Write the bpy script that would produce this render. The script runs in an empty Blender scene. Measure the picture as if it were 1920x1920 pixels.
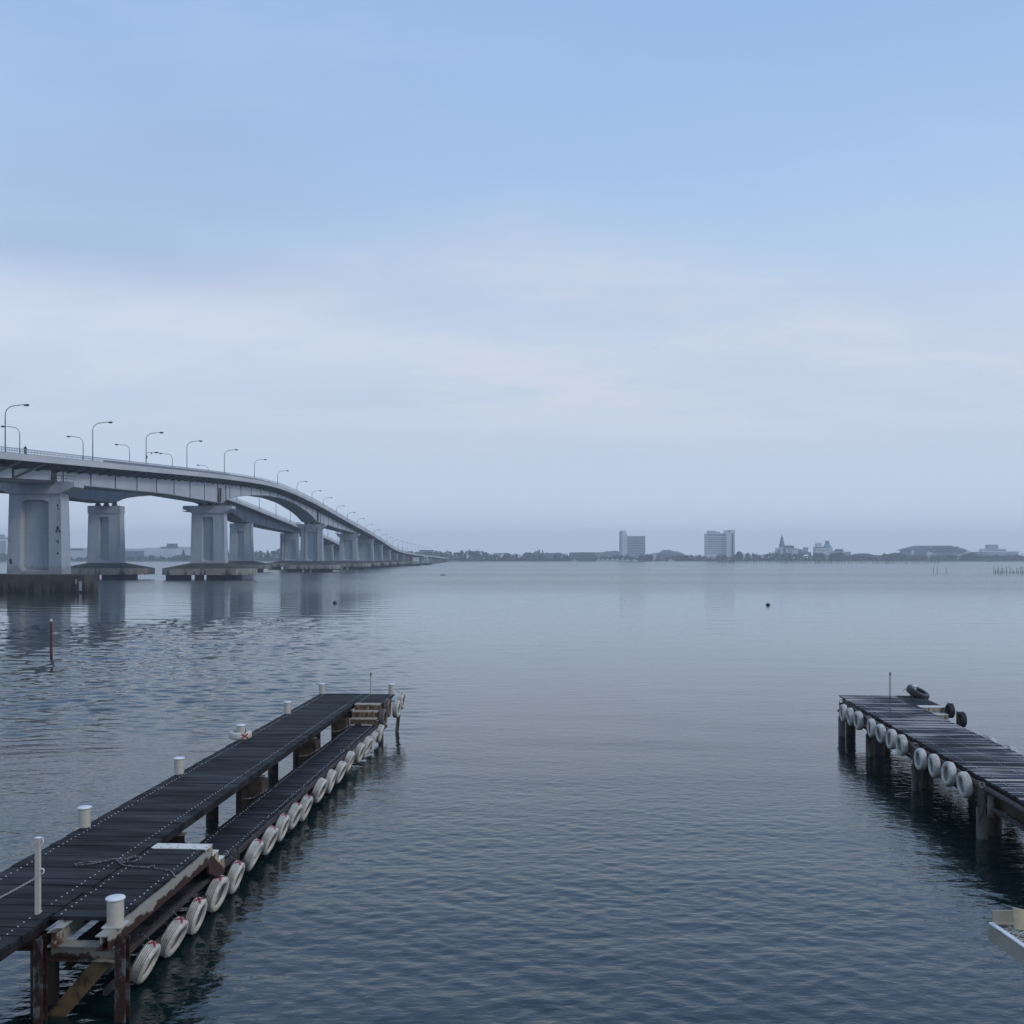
import bpy, math, random
from mathutils import Vector, Matrix
random.seed(7)
R = math.radians
SC = bpy.context.scene
COL = SC.collection

# ------------------------------------------------------------------ camera, sky, sun, exposure
HC = 6.3                      # eye height above the water
cd = bpy.data.cameras.new('camera'); cam = bpy.data.objects.new('camera', cd); COL.objects.link(cam)
cam.location = (0, 0, HC); cam.rotation_euler = (R(90), 0, 0)
cd.sensor_width = 36; cd.lens = 36*1850/1920.0; cd.shift_y = 85/1920.0
cd.clip_start = 0.1; cd.clip_end = 30000
SC.camera = cam
SC.view_settings.view_transform = 'Standard'; SC.view_settings.look = 'None'
SC.view_settings.gamma = 1; SC.view_settings.exposure = 0.2
SC.cycles.volume_bounces = 3
SC.cycles.max_bounces = 8
SC.cycles.sample_clamp_indirect = 4

SUN_EL, SUN_AZ = 38.0, 110.0   # azimuth measured clockwise from +Y (the view direction)
W = bpy.data.worlds.new('World'); SC.world = W; W.use_nodes = True
wt = W.node_tree; wt.nodes.clear()
def wn(t, **k):
    n = wt.nodes.new(t)
    for a, b in k.items(): setattr(n, a, b)
    return n
out = wn('ShaderNodeOutputWorld'); bg = wn('ShaderNodeBackground'); bg.inputs['Strength'].default_value = 0.1
wt.links.new(bg.outputs[0], out.inputs['Surface'])
sky = wn('ShaderNodeTexSky'); sky.sky_type = 'NISHITA'; sky.sun_disc = False
sky.sun_elevation = R(SUN_EL); sky.sun_rotation = R(SUN_AZ); sky.dust_density = 2.5; sky.air_density = 1.2
tc = wn('ShaderNodeTexCoord'); sep = wn('ShaderNodeSeparateXYZ'); wt.links.new(tc.outputs['Generated'], sep.inputs[0])
def srgb(r, g, b):
    f = lambda c: (c/255/12.92 if c <= 10 else ((c/255+0.055)/1.055)**2.4)
    return (f(r), f(g), f(b))
ramp = wn('ShaderNodeValToRGB'); wt.links.new(sep.outputs['Z'], ramp.inputs[0])
stops = [(0.0, (203, 219, 242)), (0.05, (198, 213, 235)), (0.10, (192, 206, 227)), (0.19, (196, 209, 229)),
         (0.27, (176, 199, 227)), (0.36, (160, 189, 226)), (0.48, (145, 178, 222)), (0.62, (138, 168, 212)), (1.0, (134, 160, 198))]
cr = ramp.color_ramp
while len(cr.elements) < len(stops): cr.elements.new(0.5)
for e, (p, c) in zip(cr.elements, stops):
    e.position = p; e.color = (*srgb(*c), 1)
# thin clouds: stretched noise on a flat ceiling of cloud
def wmath(op, a=None, b=None, c=None):
    n = wn('ShaderNodeMath', operation=op)
    for i, v in enumerate((a, b, c)):
        if v is None: continue
        if isinstance(v, (int, float)): n.inputs[i].default_value = v
        else: wt.links.new(v, n.inputs[i])
    return n.outputs[0]
zc = wmath('MAXIMUM', sep.outputs['Z'], 0.0)
zc = wmath('ADD', zc, 0.16)
cx = wmath('DIVIDE', sep.outputs['X'], zc); cy = wmath('DIVIDE', sep.outputs['Y'], zc)
comb = wn('ShaderNodeCombineXYZ'); wt.links.new(cx, comb.inputs[0]); wt.links.new(cy, comb.inputs[1])
def wnoise(scale, loc, sx, detail, rough=0.55):
    mp = wn('ShaderNodeMapping'); mp.inputs['Location'].default_value = loc; mp.inputs['Scale'].default_value = (sx, 1, 1)
    wt.links.new(comb.outputs[0], mp.inputs[0])
    n = wn('ShaderNodeTexNoise'); n.inputs['Scale'].default_value = scale; n.inputs['Detail'].default_value = detail
    n.inputs['Roughness'].default_value = rough; wt.links.new(mp.outputs[0], n.inputs['Vector'])
    return n.outputs[0]
def wrange(v, a, b, c=0., d=1.):
    n = wn('ShaderNodeMapRange'); n.interpolation_type = 'SMOOTHSTEP'
    wt.links.new(v, n.inputs[0])
    for i, q in enumerate((a, b, c, d)): n.inputs[i+1].default_value = q
    return n.outputs[0]
def wmix(f, a, b):
    n = wn('ShaderNodeMix'); n.data_type = 'RGBA'
    if isinstance(f, (int, float)): n.inputs[0].default_value = f
    else: wt.links.new(f, n.inputs[0])
    for i, q in ((6, a), (7, b)):
        if isinstance(q, tuple): n.inputs[i].default_value = (*q, 1)
        else: wt.links.new(q, n.inputs[i])
    return n.outputs[2]
n1 = wnoise(0.55, (2.3, 0.4, 0), 0.45, 5)
n2 = wnoise(1.6, (7.1, 3.2, 0), 0.6, 6, 0.6)
ax = wmath('ABSOLUTE', sep.outputs['X'])
zz = wmath('ADD', wmath('ADD', sep.outputs['Z'], wmath('MULTIPLY', ax, 0.19)), wmath('MULTIPLY', wmath('SUBTRACT', n2, 0.5), 0.10))
zz = wmath('ADD', zz, wmath('MULTIPLY', wmath('SUBTRACT', n1, 0.5), 0.14))
band = wmath('MULTIPLY', wrange(sep.outputs['Z'], 0.08, 0.18), wrange(zz, 0.345, 0.275))
n3 = wnoise(2.6, (1.3, 5.2, 0), 0.5, 7, 0.65)
cl = wmath('MULTIPLY', wrange(wmath('ADD', wmath('MULTIPLY', n1, 0.4), wmath('MULTIPLY', n2, 0.6)), 0.34, 0.60, 0.45, 1.0), band)
wisp = wrange(wmath('ADD', wmath('MULTIPLY', n2, 0.4), wmath('MULTIPLY', n3, 0.6)), 0.40, 0.62)
ccol = wmix(wisp, srgb(186, 199, 219), srgb(206, 211, 224))
base = wmix(wmath('MULTIPLY', cl, 0.9), ramp.outputs[0], ccol)
hi = wmath('MULTIPLY', wmath('MULTIPLY', wisp, wrange(n1, 0.40, 0.62)), wmath('MULTIPLY', wrange(sep.outputs['Z'], 0.24, 0.32), wrange(sep.outputs['Z'], 0.62, 0.36)))
base = wmix(wmath('MULTIPLY', hi, 0.55), base, srgb(196, 210, 233))
# darker veil of cloud high on the left
left = wrange(sep.outputs['X'], 0.10, -0.42)
veil = wmath('MULTIPLY', wmath('MULTIPLY', left, wrange(wnoise(0.8, (4.0, 1.0, 0), 0.5, 4), 0.36, 0.64)),
             wmath('MULTIPLY', wrange(sep.outputs['Z'], 0.20, 0.28), wrange(sep.outputs['Z'], 0.50, 0.38)))
base = wmix(wmath('MULTIPLY', veil, 0.75), base, srgb(153, 173, 205))
lb = wmath('MULTIPLY', wmath('MULTIPLY', wrange(sep.outputs['X'], 0.0, -0.4), wrange(n2, 0.3, 0.6)), wmath('MULTIPLY', wrange(sep.outputs['Z'], 0.15, 0.20), wrange(sep.outputs['Z'], 0.28, 0.22)))
base = wmix(wmath('MULTIPLY', lb, 0.65), base, srgb(206, 214, 232))
sc_ = wn('ShaderNodeVectorMath', operation='SCALE'); wt.links.new(base, sc_.inputs[0]); sc_.inputs['Scale'].default_value = 10.0
wt.links.new(wmix(0.93, sky.outputs[0], sc_.outputs[0]), bg.inputs['Color'])

sd = bpy.data.lights.new('sun', 'SUN'); sd.energy = 0.95; sd.angle = R(14); sd.color = (1.0, 0.92, 0.82)
sun = bpy.data.objects.new('sun', sd); COL.objects.link(sun)
d = Vector((math.sin(R(SUN_AZ))*math.cos(R(SUN_EL)), math.cos(R(SUN_AZ))*math.cos(R(SUN_EL)), math.sin(R(SUN_EL))))
sun.rotation_euler = d.to_track_quat('Z', 'Y').to_euler()

# ------------------------------------------------------------------ helpers
class MB:
    def __init__(s): s.v = []; s.f = []; s.sm = []; s.mi = []; s.m = 0; s.cuts = []
    def cut(s): s.cuts.append((len(s.v), len(s.f)))      # ends one piece: build() makes each piece an object
    def add(s, vs, fs, smooth=False):
        o = len(s.v); s.v += [tuple(p) for p in vs]
        for f in fs: s.f.append([i+o for i in f]); s.sm.append(smooth); s.mi.append(s.m)
    def box(s, x0, x1, y0, y1, z0, z1):
        s.add([(x0,y0,z0),(x1,y0,z0),(x1,y1,z0),(x0,y1,z0),(x0,y0,z1),(x1,y0,z1),(x1,y1,z1),(x0,y1,z1)],
              [(0,3,2,1),(4,5,6,7),(0,1,5,4),(1,2,6,5),(2,3,7,6),(3,0,4,7)])
    def beam(s, p0, p1, w, h, up=(0,0,1)):
        p0 = Vector(p0); p1 = Vector(p1); d = (p1-p0).normalized(); u = Vector(up)
        if abs(d.dot(u)) > .98: u = Vector((0,1,0))
        a = d.cross(u).normalized()*w/2; b = a.cross(d).normalized()*h/2
        vs = []
        for p in (p0, p1): vs += [p-a-b, p+a-b, p+a+b, p-a+b]
        s.add(vs, [(0,3,2,1),(4,5,6,7),(0,1,5,4),(1,2,6,5),(2,3,7,6),(3,0,4,7)])
    def tube(s, pts, rad, n=8, caps=True):
        pts = [Vector(p) for p in pts]; rs = rad if isinstance(rad, (list, tuple)) else [rad]*len(pts)
        vs = []; prev = None
        for i, p in enumerate(pts):
            d = (pts[min(i+1, len(pts)-1)]-pts[max(i-1, 0)]).normalized()
            if prev is None:
                a = d.cross(Vector((0,0,1)) if abs(d.z) < .9 else Vector((1,0,0))).normalized()
            else: a = (prev-d*prev.dot(d)).normalized()
            prev = a; b = d.cross(a)
            for k in range(n):
                t = 2*math.pi*k/n; vs.append(p+(a*math.cos(t)+b*math.sin(t))*rs[i])
        fs = [(i*n+k, i*n+(k+1)%n, (i+1)*n+(k+1)%n, (i+1)*n+k) for i in range(len(pts)-1) for k in range(n)]
        s.add(vs, fs, True)
        if caps:
            o = (len(pts)-1)*n
            s.add(vs[:n], [tuple(reversed(range(n)))]); s.add(vs[o:], [tuple(range(n))])
    def cyl(s, c, r, z0, z1, n=16, r1=None):
        s.tube([(c[0], c[1], z0), (c[0], c[1], z1)], [r, r if r1 is None else r1], n)
    def lathe(s, prof, c=(0,0,0), n=20, M=None, smooth=True):
        vs = []
        for (r, z) in prof:
            for k in range(n):
                t = 2*math.pi*k/n; p = Vector((r*math.cos(t), r*math.sin(t), z))
                if M: p = M @ p
                vs.append(p+Vector(c))
        m = len(prof)
        fs = [(i*n+k, i*n+(k+1)%n, (i+1)*n+(k+1)%n, (i+1)*n+k) for i in range(m-1) for k in range(n)]
        s.add(vs, fs, smooth)
    def prism(s, poly, z0, z1, M=None):
        n = len(poly); vs = [Vector((x, y, z0)) for x, y in poly]+[Vector((x, y, z1)) for x, y in poly]
        if M: vs = [M @ p for p in vs]
        s.add(vs, [tuple(reversed(range(n))), tuple(range(n, 2*n))]+[(i, (i+1)%n, n+(i+1)%n, n+i) for i in range(n)])
    def build(s, name, mat, parent=None, **props):
        if s.cuts:
            cuts, s.cuts = s.cuts, []; v0 = f0 = 0; o = None
            for v1, f1 in cuts:
                if v1 > v0:
                    q = MB(); q.v = s.v[v0:v1]; q.f = [[i-v0 for i in f] for f in s.f[f0:f1]]; q.sm = s.sm[f0:f1]; q.mi = s.mi[f0:f1]
                    o = q.build(name, mat, parent, **props)
                v0, f0 = v1, f1
            return o
        me = bpy.data.meshes.new(name); me.from_pydata(s.v, [], s.f); me.update()
        me.polygons.foreach_set('use_smooth', s.sm)
        for m in (mat if isinstance(mat, (list, tuple)) else [mat]): me.materials.append(m)
        if any(s.mi): me.polygons.foreach_set('material_index', s.mi)
        o = bpy.data.objects.new(name, me); COL.objects.link(o)
        if parent is not None: o.parent = parent
        for k, q in props.items(): o[k] = q
        return o
def tag(o, label=None, cat=None, group=None, kind=None):
    for k, q in (('label', label), ('category', cat), ('group', group), ('kind', kind)):
        if q: o[k] = q
    return o
def thing(name, loc, label, cat, group=None, rz=0):
    o = bpy.data.objects.new(name, None); COL.objects.link(o); o.location = loc; o.rotation_euler = (0, 0, rz)
    o.empty_display_size = .2
    return tag(o, label, cat, group)
def dup(root, loc=None, label=None, rz=None, scale=None):
    r = root.copy(); COL.objects.link(r)
    if loc is not None: r.location = loc
    if rz is not None: r.rotation_euler = (0, 0, rz)
    if scale is not None: r.scale = scale
    if label: r['label'] = label
    for ch in root.children:
        c = ch.copy(); COL.objects.link(c); c.parent = r
        for g in ch.children:
            e = g.copy(); COL.objects.link(e); e.parent = c
    return r
ORD = ['', 'first','second','third','fourth','fifth','sixth','seventh','eighth','ninth','tenth','eleventh','twelfth','thirteenth',
       'fourteenth','fifteenth','sixteenth','seventeenth','eighteenth','nineteenth']
TENS = {2:'twent',3:'thirt',4:'fort',5:'fift',6:'sixt',7:'sevent',8:'eight',9:'ninet'}
def ordn(n):
    if n < 20: return ORD[n]
    if n >= 100: return 'hundredth' if n == 100 else 'hundred and '+ordn(n-100)
    t, u = divmod(n, 10)
    return TENS[t]+('ieth' if u == 0 else 'y-'+ORD[u])

# ------------------------------------------------------------------ materials
def new_mat(name):
    m = bpy.data.materials.new(name); m.use_nodes = True
    return m, m.node_tree, m.node_tree.nodes['Principled BSDF']
def nd(nt, t, **k):
    n = nt.nodes.new(t)
    for a, b in k.items():
        if a in n.inputs.keys(): n.inputs[a].default_value = b
        else: setattr(n, a, b)
    return n
def noise_of(nt, scale, detail=4, stretch=(1,1,1), rough=.55, coord='Object'):
    t = nd(nt, 'ShaderNodeTexCoord'); mp = nd(nt, 'ShaderNodeMapping'); mp.inputs['Scale'].default_value = stretch
    nt.links.new(t.outputs[coord], mp.inputs[0])
    n = nd(nt, 'ShaderNodeTexNoise', Scale=scale, Detail=detail, Roughness=rough); nt.links.new(mp.outputs[0], n.inputs['Vector'])
    return n.outputs[0]
def rng(nt, v, a, b, c=0., d=1., smooth=True):
    n = nd(nt, 'ShaderNodeMapRange')
    if smooth: n.interpolation_type = 'SMOOTHSTEP'
    nt.links.new(v, n.inputs[0])
    for i, q in enumerate((a, b, c, d)): n.inputs[i+1].default_value = q
    return n.outputs[0]
def mix(nt, f, a, b):
    n = nd(nt, 'ShaderNodeMix'); n.data_type = 'RGBA'
    if isinstance(f, (int, float)): n.inputs[0].default_value = f
    else: nt.links.new(f, n.inputs[0])
    for i, q in ((6, a), (7, b)):
        if isinstance(q, tuple): n.inputs[i].default_value = (*q, 1)
        else: nt.links.new(q, n.inputs[i])
    return n.outputs[2]
def mathn(nt, op, a, b):
    n = nd(nt, 'ShaderNodeMath'); n.operation = op
    for i, q in enumerate((a, b)):
        if isinstance(q, (int, float)): n.inputs[i].default_value = q
        else: nt.links.new(q, n.inputs[i])
    return n.outputs[0]
def bump(nt, b, h, strength, dist=.01, prev=None):
    n = nd(nt, 'ShaderNodeBump', Strength=strength, Distance=dist); nt.links.new(h, n.inputs['Height'])
    if prev is not None: nt.links.new(prev, n.inputs['Normal'])
    nt.links.new(n.outputs[0], b.inputs['Normal']); return n.outputs[0]
def plain(name, c, c2=None, rough=.6, scale=3, stretch=(1,1,1), lo=.35, hi=.65, metal=0, bs=0, bd=.01, spec=None):
    m, nt, b = new_mat(name)
    n = noise_of(nt, scale, 5, stretch)
    nt.links.new(mix(nt, rng(nt, n, lo, hi), c, c2 or tuple(q*.75 for q in c)), b.inputs['Base Color'])
    b.inputs['Roughness'].default_value = rough; b.inputs['Metallic'].default_value = metal
    if spec is not None: b.inputs['Specular IOR Level'].default_value = spec
    if bs: bump(nt, b, n, bs, bd)
    return m
def rusty(name, paint, rust, scale=4, lo=.48, hi=.6, stretch=(1,1,1), zr=None, rough=.6):
    """paint that has rusted through in patches; zr=(z_full_rust, z_clean) makes low parts rust first"""
    m, nt, b = new_mat(name)
    n = noise_of(nt, scale, 7, stretch, .65)
    v = n
    if zr:
        t = nd(nt, 'ShaderNodeTexCoord'); s = nd(nt, 'ShaderNodeSeparateXYZ'); nt.links.new(t.outputs['Object'], s.inputs[0])
        v = mathn(nt, 'ADD', n, rng(nt, s.outputs['Z'], zr[0], zr[1], .35, -.12, False))
    f = rng(nt, v, lo, hi)
    n2 = noise_of(nt, scale*5, 4)
    rr = mix(nt, rng(nt, n2, .3, .7), rust, tuple(q*.4 for q in rust))
    pp = mix(nt, rng(nt, n2, .4, .8), paint, tuple(q*.82 for q in paint))
    nt.links.new(mix(nt, f, pp, rr), b.inputs['Base Color'])
    b.inputs['Roughness'].default_value = rough
    bump(nt, b, n2, .4, .006)
    return m
M = {}
m, nt, b = new_mat('pale_concrete')
n = noise_of(nt, .35, 5, (1,1,.25)); n2 = noise_of(nt, 1.3, 6, (1,1,.05), .7); n3_ = noise_of(nt, 6, 5)
t = nd(nt, 'ShaderNodeTexCoord'); sp_ = nd(nt, 'ShaderNodeSeparateXYZ'); nt.links.new(t.outputs['Object'], sp_.inputs[0])
fr = mathn(nt, 'FRACT', mathn(nt, 'MULTIPLY', sp_.outputs['Z'], .31), 0)
line = rng(nt, mathn(nt, 'ABSOLUTE', mathn(nt, 'SUBTRACT', fr, .5), 0), .0, .018, .80, 1.0)
c = mix(nt, rng(nt, n, .35, .65), (.40,.44,.50), (.33,.37,.43))
c = mix(nt, rng(nt, n2, .52, .72, 0, .5), c, (.20,.22,.24))
c = mix(nt, rng(nt, n3_, .6, .75, 0, .25), c, (.30,.31,.32))
c = mix(nt, rng(nt, mathn(nt, 'ADD', sp_.outputs['Z'], mathn(nt, 'MULTIPLY', n2, 3.0)), 5.8, 7.0, .55, 0), c, (.17,.18,.18))
vm = nd(nt, 'ShaderNodeVectorMath'); vm.operation = 'SCALE'; nt.links.new(c, vm.inputs[0]); nt.links.new(line, vm.inputs['Scale'])
nt.links.new(vm.outputs[0], b.inputs['Base Color']); b.inputs['Roughness'].default_value = .85
M['concrete'] = m
def streak_concrete(name, a, b_, dark, sc=.5):
    m, nt, b = new_mat(name)
    n = noise_of(nt, sc, 6, (1,1,.12), .7); n2 = noise_of(nt, .3, 4)
    t = nd(nt, 'ShaderNodeTexCoord'); s = nd(nt, 'ShaderNodeSeparateXYZ'); nt.links.new(t.outputs['Object'], s.inputs[0])
    c = mix(nt, rng(nt, n2, .35, .65), a, b_)
    f = rng(nt, mathn(nt, 'ADD', n, rng(nt, s.outputs['Z'], .2, 3.2, .16, -.02, False)), .52, .68)
    nt.links.new(mix(nt, f, c, dark), b.inputs['Base Color']); b.inputs['Roughness'].default_value = .9
    return m
M['footing'] = streak_concrete('weathered_footing_concrete', (.30,.29,.26), (.22,.22,.20), (.05,.05,.05))
M['footing_dark'] = streak_concrete('dark_stained_concrete', (.07,.07,.068), (.045,.045,.045), (.010,.010,.011), .8)
M['hip'] = plain('mossy_slab_top', (.06,.062,.055), (.04,.045,.04), .95, .6)
M['pilewall'] = plain('dark_footing_pile', (.045,.055,.07), (.02,.025,.03), .9, .6)
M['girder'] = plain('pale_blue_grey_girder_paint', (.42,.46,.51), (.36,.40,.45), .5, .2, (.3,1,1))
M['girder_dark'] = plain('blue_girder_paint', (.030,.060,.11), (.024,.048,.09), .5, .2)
M['under'] = plain('dark_underside', (.016,.024,.038), (.010,.016,.026), .6, .5)  # near-black tone for soffit, brackets and near web stiffeners
M['fascia'] = plain('grey_fascia_panel', (.50,.53,.56), (.42,.45,.48), .6, .3, (1,.3,1))
M['rail'] = plain('grey_galvanised_rail', (.24,.28,.33), (.2,.23,.28), .5, 1)
M['asphalt'] = plain('asphalt', (.05,.05,.05), (.04,.04,.04), .9, 1)
M['steel_dark'] = plain('dark_steel', (.018,.024,.034), (.012,.016,.022), .6, 1)
M['lamp'] = plain('lamp_post_grey', (.16,.19,.23), (.13,.16,.19), .5, 1)
M['lamp_head'] = plain('lamp_housing_dark', (.07,.08,.1), None, .5, 1)
M['panel_shade'] = M['concrete']
# --- decking, dark stained wood with grain and per-board tone (boards run along local X)
def deck_mat(name, c1, c2, rough0, rough1, wet=0):
    m, nt, b = new_mat(name)
    g = noise_of(nt, 3.0, 8, (.6, 22, 1), .7)
    big = noise_of(nt, .9, 3, (.5, 3.4, 1))
    c = mix(nt, rng(nt, g, .3, .75), c1, c2)
    c = mix(nt, rng(nt, big, .35, .7), c, tuple(q*2.3 for q in c2))
    sc = noise_of(nt, 2.3, 7, (.8, 5, 1), .75)
    c = mix(nt, rng(nt, sc, .60, .74, 0, .5), c, (.07,.07,.072))
    nt.links.new(c, b.inputs['Base Color'])
    if wet:
        st = noise_of(nt, 1.0, 3, (.22, 7.5, 1), .6)         # rainwater lying in streaks along the boards
        pd = noise_of(nt, .35, 2, (1, .8, 1))
        f = rng(nt, mathn(nt, 'ADD', st, mathn(nt, 'MULTIPLY', pd, .35)), .70, .76)
        nt.links.new(rng(nt, f, 0, 1, .75, .06, False), b.inputs['Roughness'])
        nt.links.new(rng(nt, f, 0, 1, .12, 1.0, False), b.inputs['Specular IOR Level'])
    else:
        w = noise_of(nt, 1.1, 4, (.35, 3.0, 1), .6)
        nt.links.new(rng(nt, w, .4, .62, rough0, rough1), b.inputs['Roughness'])
        b.inputs['Specular IOR Level'].default_value = .13
    bump(nt, b, g, .35 if not wet else .08, .004)
    return m
M['deck'] = deck_mat('dark_stained_decking', (.007,.008,.009), (.017,.018,.020), .6, .8)
M['deck_low'] = deck_mat('dark_lower_decking', (.005,.0055,.007), (.013,.013,.016), .5, .75)
M['deck_wet'] = deck_mat('wet_dark_decking', (.010,.011,.015), (.028,.031,.040), .12, .5, 1)
M['nail'] = plain('zinc_nail_heads', (.62,.64,.66), (.5,.5,.52), .4, 20)
M['beam_white'] = rusty('cream_painted_steel', (.33,.32,.28), (.07,.028,.014), 3.2, .50, .60, (1,1,1))
M['beam_rim'] = rusty('cream_beam_rusted_below', (.30,.29,.25), (.055,.022,.014), 5, .50, .58, (1,.6,1), zr=(1.0, 1.22))
M['beam_dark'] = rusty('rust_brown_steel', (.07,.05,.035), (.035,.018,.010), 3, .4, .6)
M['crossbeam'] = rusty('crossbeam_cream_over_rust', (.24,.23,.18), (.05,.022,.010), 4, .5, .58, (1,1,1), zr=(.72, .93))
M['brace'] = rusty('ochre_rusty_brace', (.15,.10,.045), (.05,.024,.013), 3, .45, .62)
M['pile'] = rusty('dark_stained_pile', (.055,.045,.035), (.020,.011,.008), 2, .4, .6, (2,2,.4))
M['pile_grey'] = rusty('grey_green_pile', (.12,.12,.10), (.03,.03,.022), 2, .45, .6, (2,2,.4))
M['post_rust'] = rusty('pale_rust_flaked_post', (.13,.14,.135), (.05,.018,.012), 5, .40, .52, (1,1,.5))
M['step_rust'] = rusty('cream_steel_streaked_brown', (.42,.36,.26), (.12,.055,.02), 6, .44, .60, (3,3,.5))
M['step_white'] = rusty('chipped_white_tread', (.72,.70,.64), (.13,.09,.06), 16, .56, .62)
M['step_brown'] = rusty('rust_brown_riser', (.26,.20,.12), (.09,.042,.018), 7, .36, .56, (3,3,.5))
M['step_worn'] = rusty('worn_cream_tread', (.40,.34,.26), (.16,.10,.06), 9, .50, .64)
M['bollard'] = rusty('cream_white_enamel', (.48,.46,.40), (.16,.09,.05), 5, .66, .71, (1,1,.5), rough=.5)
M['bollard_cap'] = plain('white_enamel_cap', (.72,.76,.78), (.62,.66,.68), .4, 4)
m, nt, b = new_mat('white_painted_rubber')
oi = nd(nt, 'ShaderNodeObjectInfo'); t = nd(nt, 'ShaderNodeTexCoord'); va = nd(nt, 'ShaderNodeVectorMath'); va.operation = 'ADD'
cmb = nd(nt, 'ShaderNodeCombineXYZ'); nt.links.new(mathn(nt, 'MULTIPLY', oi.outputs['Random'], 40.0), cmb.inputs[0])
nt.links.new(t.outputs['Object'], va.inputs[0]); nt.links.new(cmb.outputs[0], va.inputs[1])
na = nd(nt, 'ShaderNodeTexNoise', Scale=6.0, Detail=6, Roughness=.65); nt.links.new(va.outputs[0], na.inputs['Vector'])
nb_ = nd(nt, 'ShaderNodeTexNoise', Scale=26.0, Detail=4, Roughness=.6); nt.links.new(va.outputs[0], nb_.inputs['Vector'])
c = mix(nt, rng(nt, na.outputs[0], .38, .68), (.58,.56,.51), (.36,.35,.31))
c = mix(nt, rng(nt, nb_.outputs[0], .60, .68, 0, .8), c, (.10,.10,.09))
sz = nd(nt, 'ShaderNodeSeparateXYZ'); nt.links.new(t.outputs['Object'], sz.inputs[0])
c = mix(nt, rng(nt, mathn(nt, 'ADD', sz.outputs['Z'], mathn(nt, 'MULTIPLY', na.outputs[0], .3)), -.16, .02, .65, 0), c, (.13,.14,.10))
nt.links.new(c, b.inputs['Base Color']); b.inputs['Roughness'].default_value = .65
M['tyre_white'] = m
M['tyre_groove'] = plain('grey_tread_groove', (.10,.10,.10), (.07,.07,.07), .8, 7)
M['tyre_black'] = plain('black_rubber', (.014,.015,.02), (.03,.03,.035), .5, 6)
M['tyre_brown'] = plain('dirty_brown_tyre', (.16,.125,.11), (.10,.08,.07), .75, 8)
M['red'] = plain('faded_red_paint', (.34,.035,.06), (.22,.02,.04), .6, 30)
M['wale'] = plain('weathered_grey_brown_timber', (.055,.045,.045), (.03,.025,.025), .8, 4, (4,.4,4), bs=.3)
M['rope_w'] = plain('white_rope', (.40,.41,.43), (.25,.26,.28), .8, 60, lo=.45, hi=.55)
M['rope_d'] = plain('grey_flecked_rope', (.17,.18,.20), (.015,.015,.02), .8, 45, lo=.47, hi=.53)
M['pipe'] = plain('dark_brown_pipe', (.055,.043,.036), (.03,.024,.02), .7, 5)
M['rebar'] = plain('galvanised_rod', (.35,.36,.37), (.12,.08,.06), .5, 12)
M['grate'] = rusty('white_steel_grating', (.55,.53,.46), (.14,.07,.035), 8, .48, .60)
M['grate_frame'] = plain('grey_cream_angle', (.34,.32,.26), (.28,.26,.21), .6, 4)
M['plate'] = rusty('chipped_tan_plate', (.42,.37,.24), (.10,.11,.13), 5, .63, .66)
M['mooring'] = rusty('red_brown_mooring_pole', (.12,.035,.03), (.05,.018,.014), 3, .45, .6)
M['black'] = plain('black_plastic', (.02,.02,.022), None, .5, 8)
M['leaf'] = plain('dark_green_foliage', (.045,.065,.040), (.020,.032,.020), .9, .25, lo=.3, hi=.7)
M['leaf2'] = plain('mid_green_foliage', (.060,.080,.045), (.030,.042,.025), .9, .25, lo=.3, hi=.7)
M['bark'] = plain('bark', (.06,.045,.03), None, .9, 2)
M['wall_w'] = plain('white_render', (.70,.72,.73), (.62,.64,.66), .8, .05)
M['wall_g'] = plain('grey_render', (.38,.41,.44), (.32,.35,.38), .8, .05)
M['wall_d'] = plain('dark_blue_grey_cladding', (.12,.16,.21), (.1,.13,.17), .7, .05)
M['glass'] = plain('dark_window_glass', (.045,.07,.10), (.03,.05,.07), .15, .1)
M['roof_d'] = plain('dark_roof', (.10,.13,.16), (.08,.1,.12), .7, .1)
M['roof_t'] = plain('teal_copper_roof', (.16,.36,.42), (.12,.3,.36), .6, .1)
M['roof_gr'] = plain('green_grey_spire', (.16,.22,.22), (.12,.17,.17), .7, .1)
M['boat_w'] = plain('white_boat_hull', (.75,.76,.76), None, .4, .3)
M['stake'] = plain('dark_bamboo_stake', (.045,.045,.05), None, .8, 3)
M['land'] = plain('shore_earth', (.07,.08,.06), (.05,.06,.045), .95, .02)
M['hill'] = plain('wooded_hill', (.035,.050,.035), (.02,.03,.02), .95, .03)

# ------------------------------------------------------------------ water
m, nt, b = new_mat('lake_water')
b.inputs['Base Color'].default_value = (.004, .016, .017, 1); b.inputs['IOR'].default_value = 1.62
tcw = nd(nt, 'ShaderNodeTexCoord')
def wv(scale, rot, stretch, detail=2, rough=.5, dist=0.0):
    mp = nd(nt, 'ShaderNodeMapping'); mp.inputs['Rotation'].default_value = (0, 0, R(rot)); mp.inputs['Scale'].default_value = stretch
    nt.links.new(tcw.outputs['Object'], mp.inputs[0])
    n = nd(nt, 'ShaderNodeTexNoise', Scale=scale, Detail=detail, Roughness=rough, Distortion=dist)
    nt.links.new(mp.outputs[0], n.inputs['Vector']); return n.outputs[0]
sp = nd(nt, 'ShaderNodeSeparateXYZ'); nt.links.new(tcw.outputs['Object'], sp.inputs[0])
w2 = wv(5.5, -12, (.75, 1.3, 1), 3, .5, .2)          # the finest wrinkles only; the waves themselves are modelled
strk = wv(.012, 4, (.12, 1.6, 1), 4, .6)
vl = nd(nt, 'ShaderNodeVectorMath'); vl.operation = 'LENGTH'; nt.links.new(tcw.outputs['Object'], vl.inputs[0])
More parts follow.
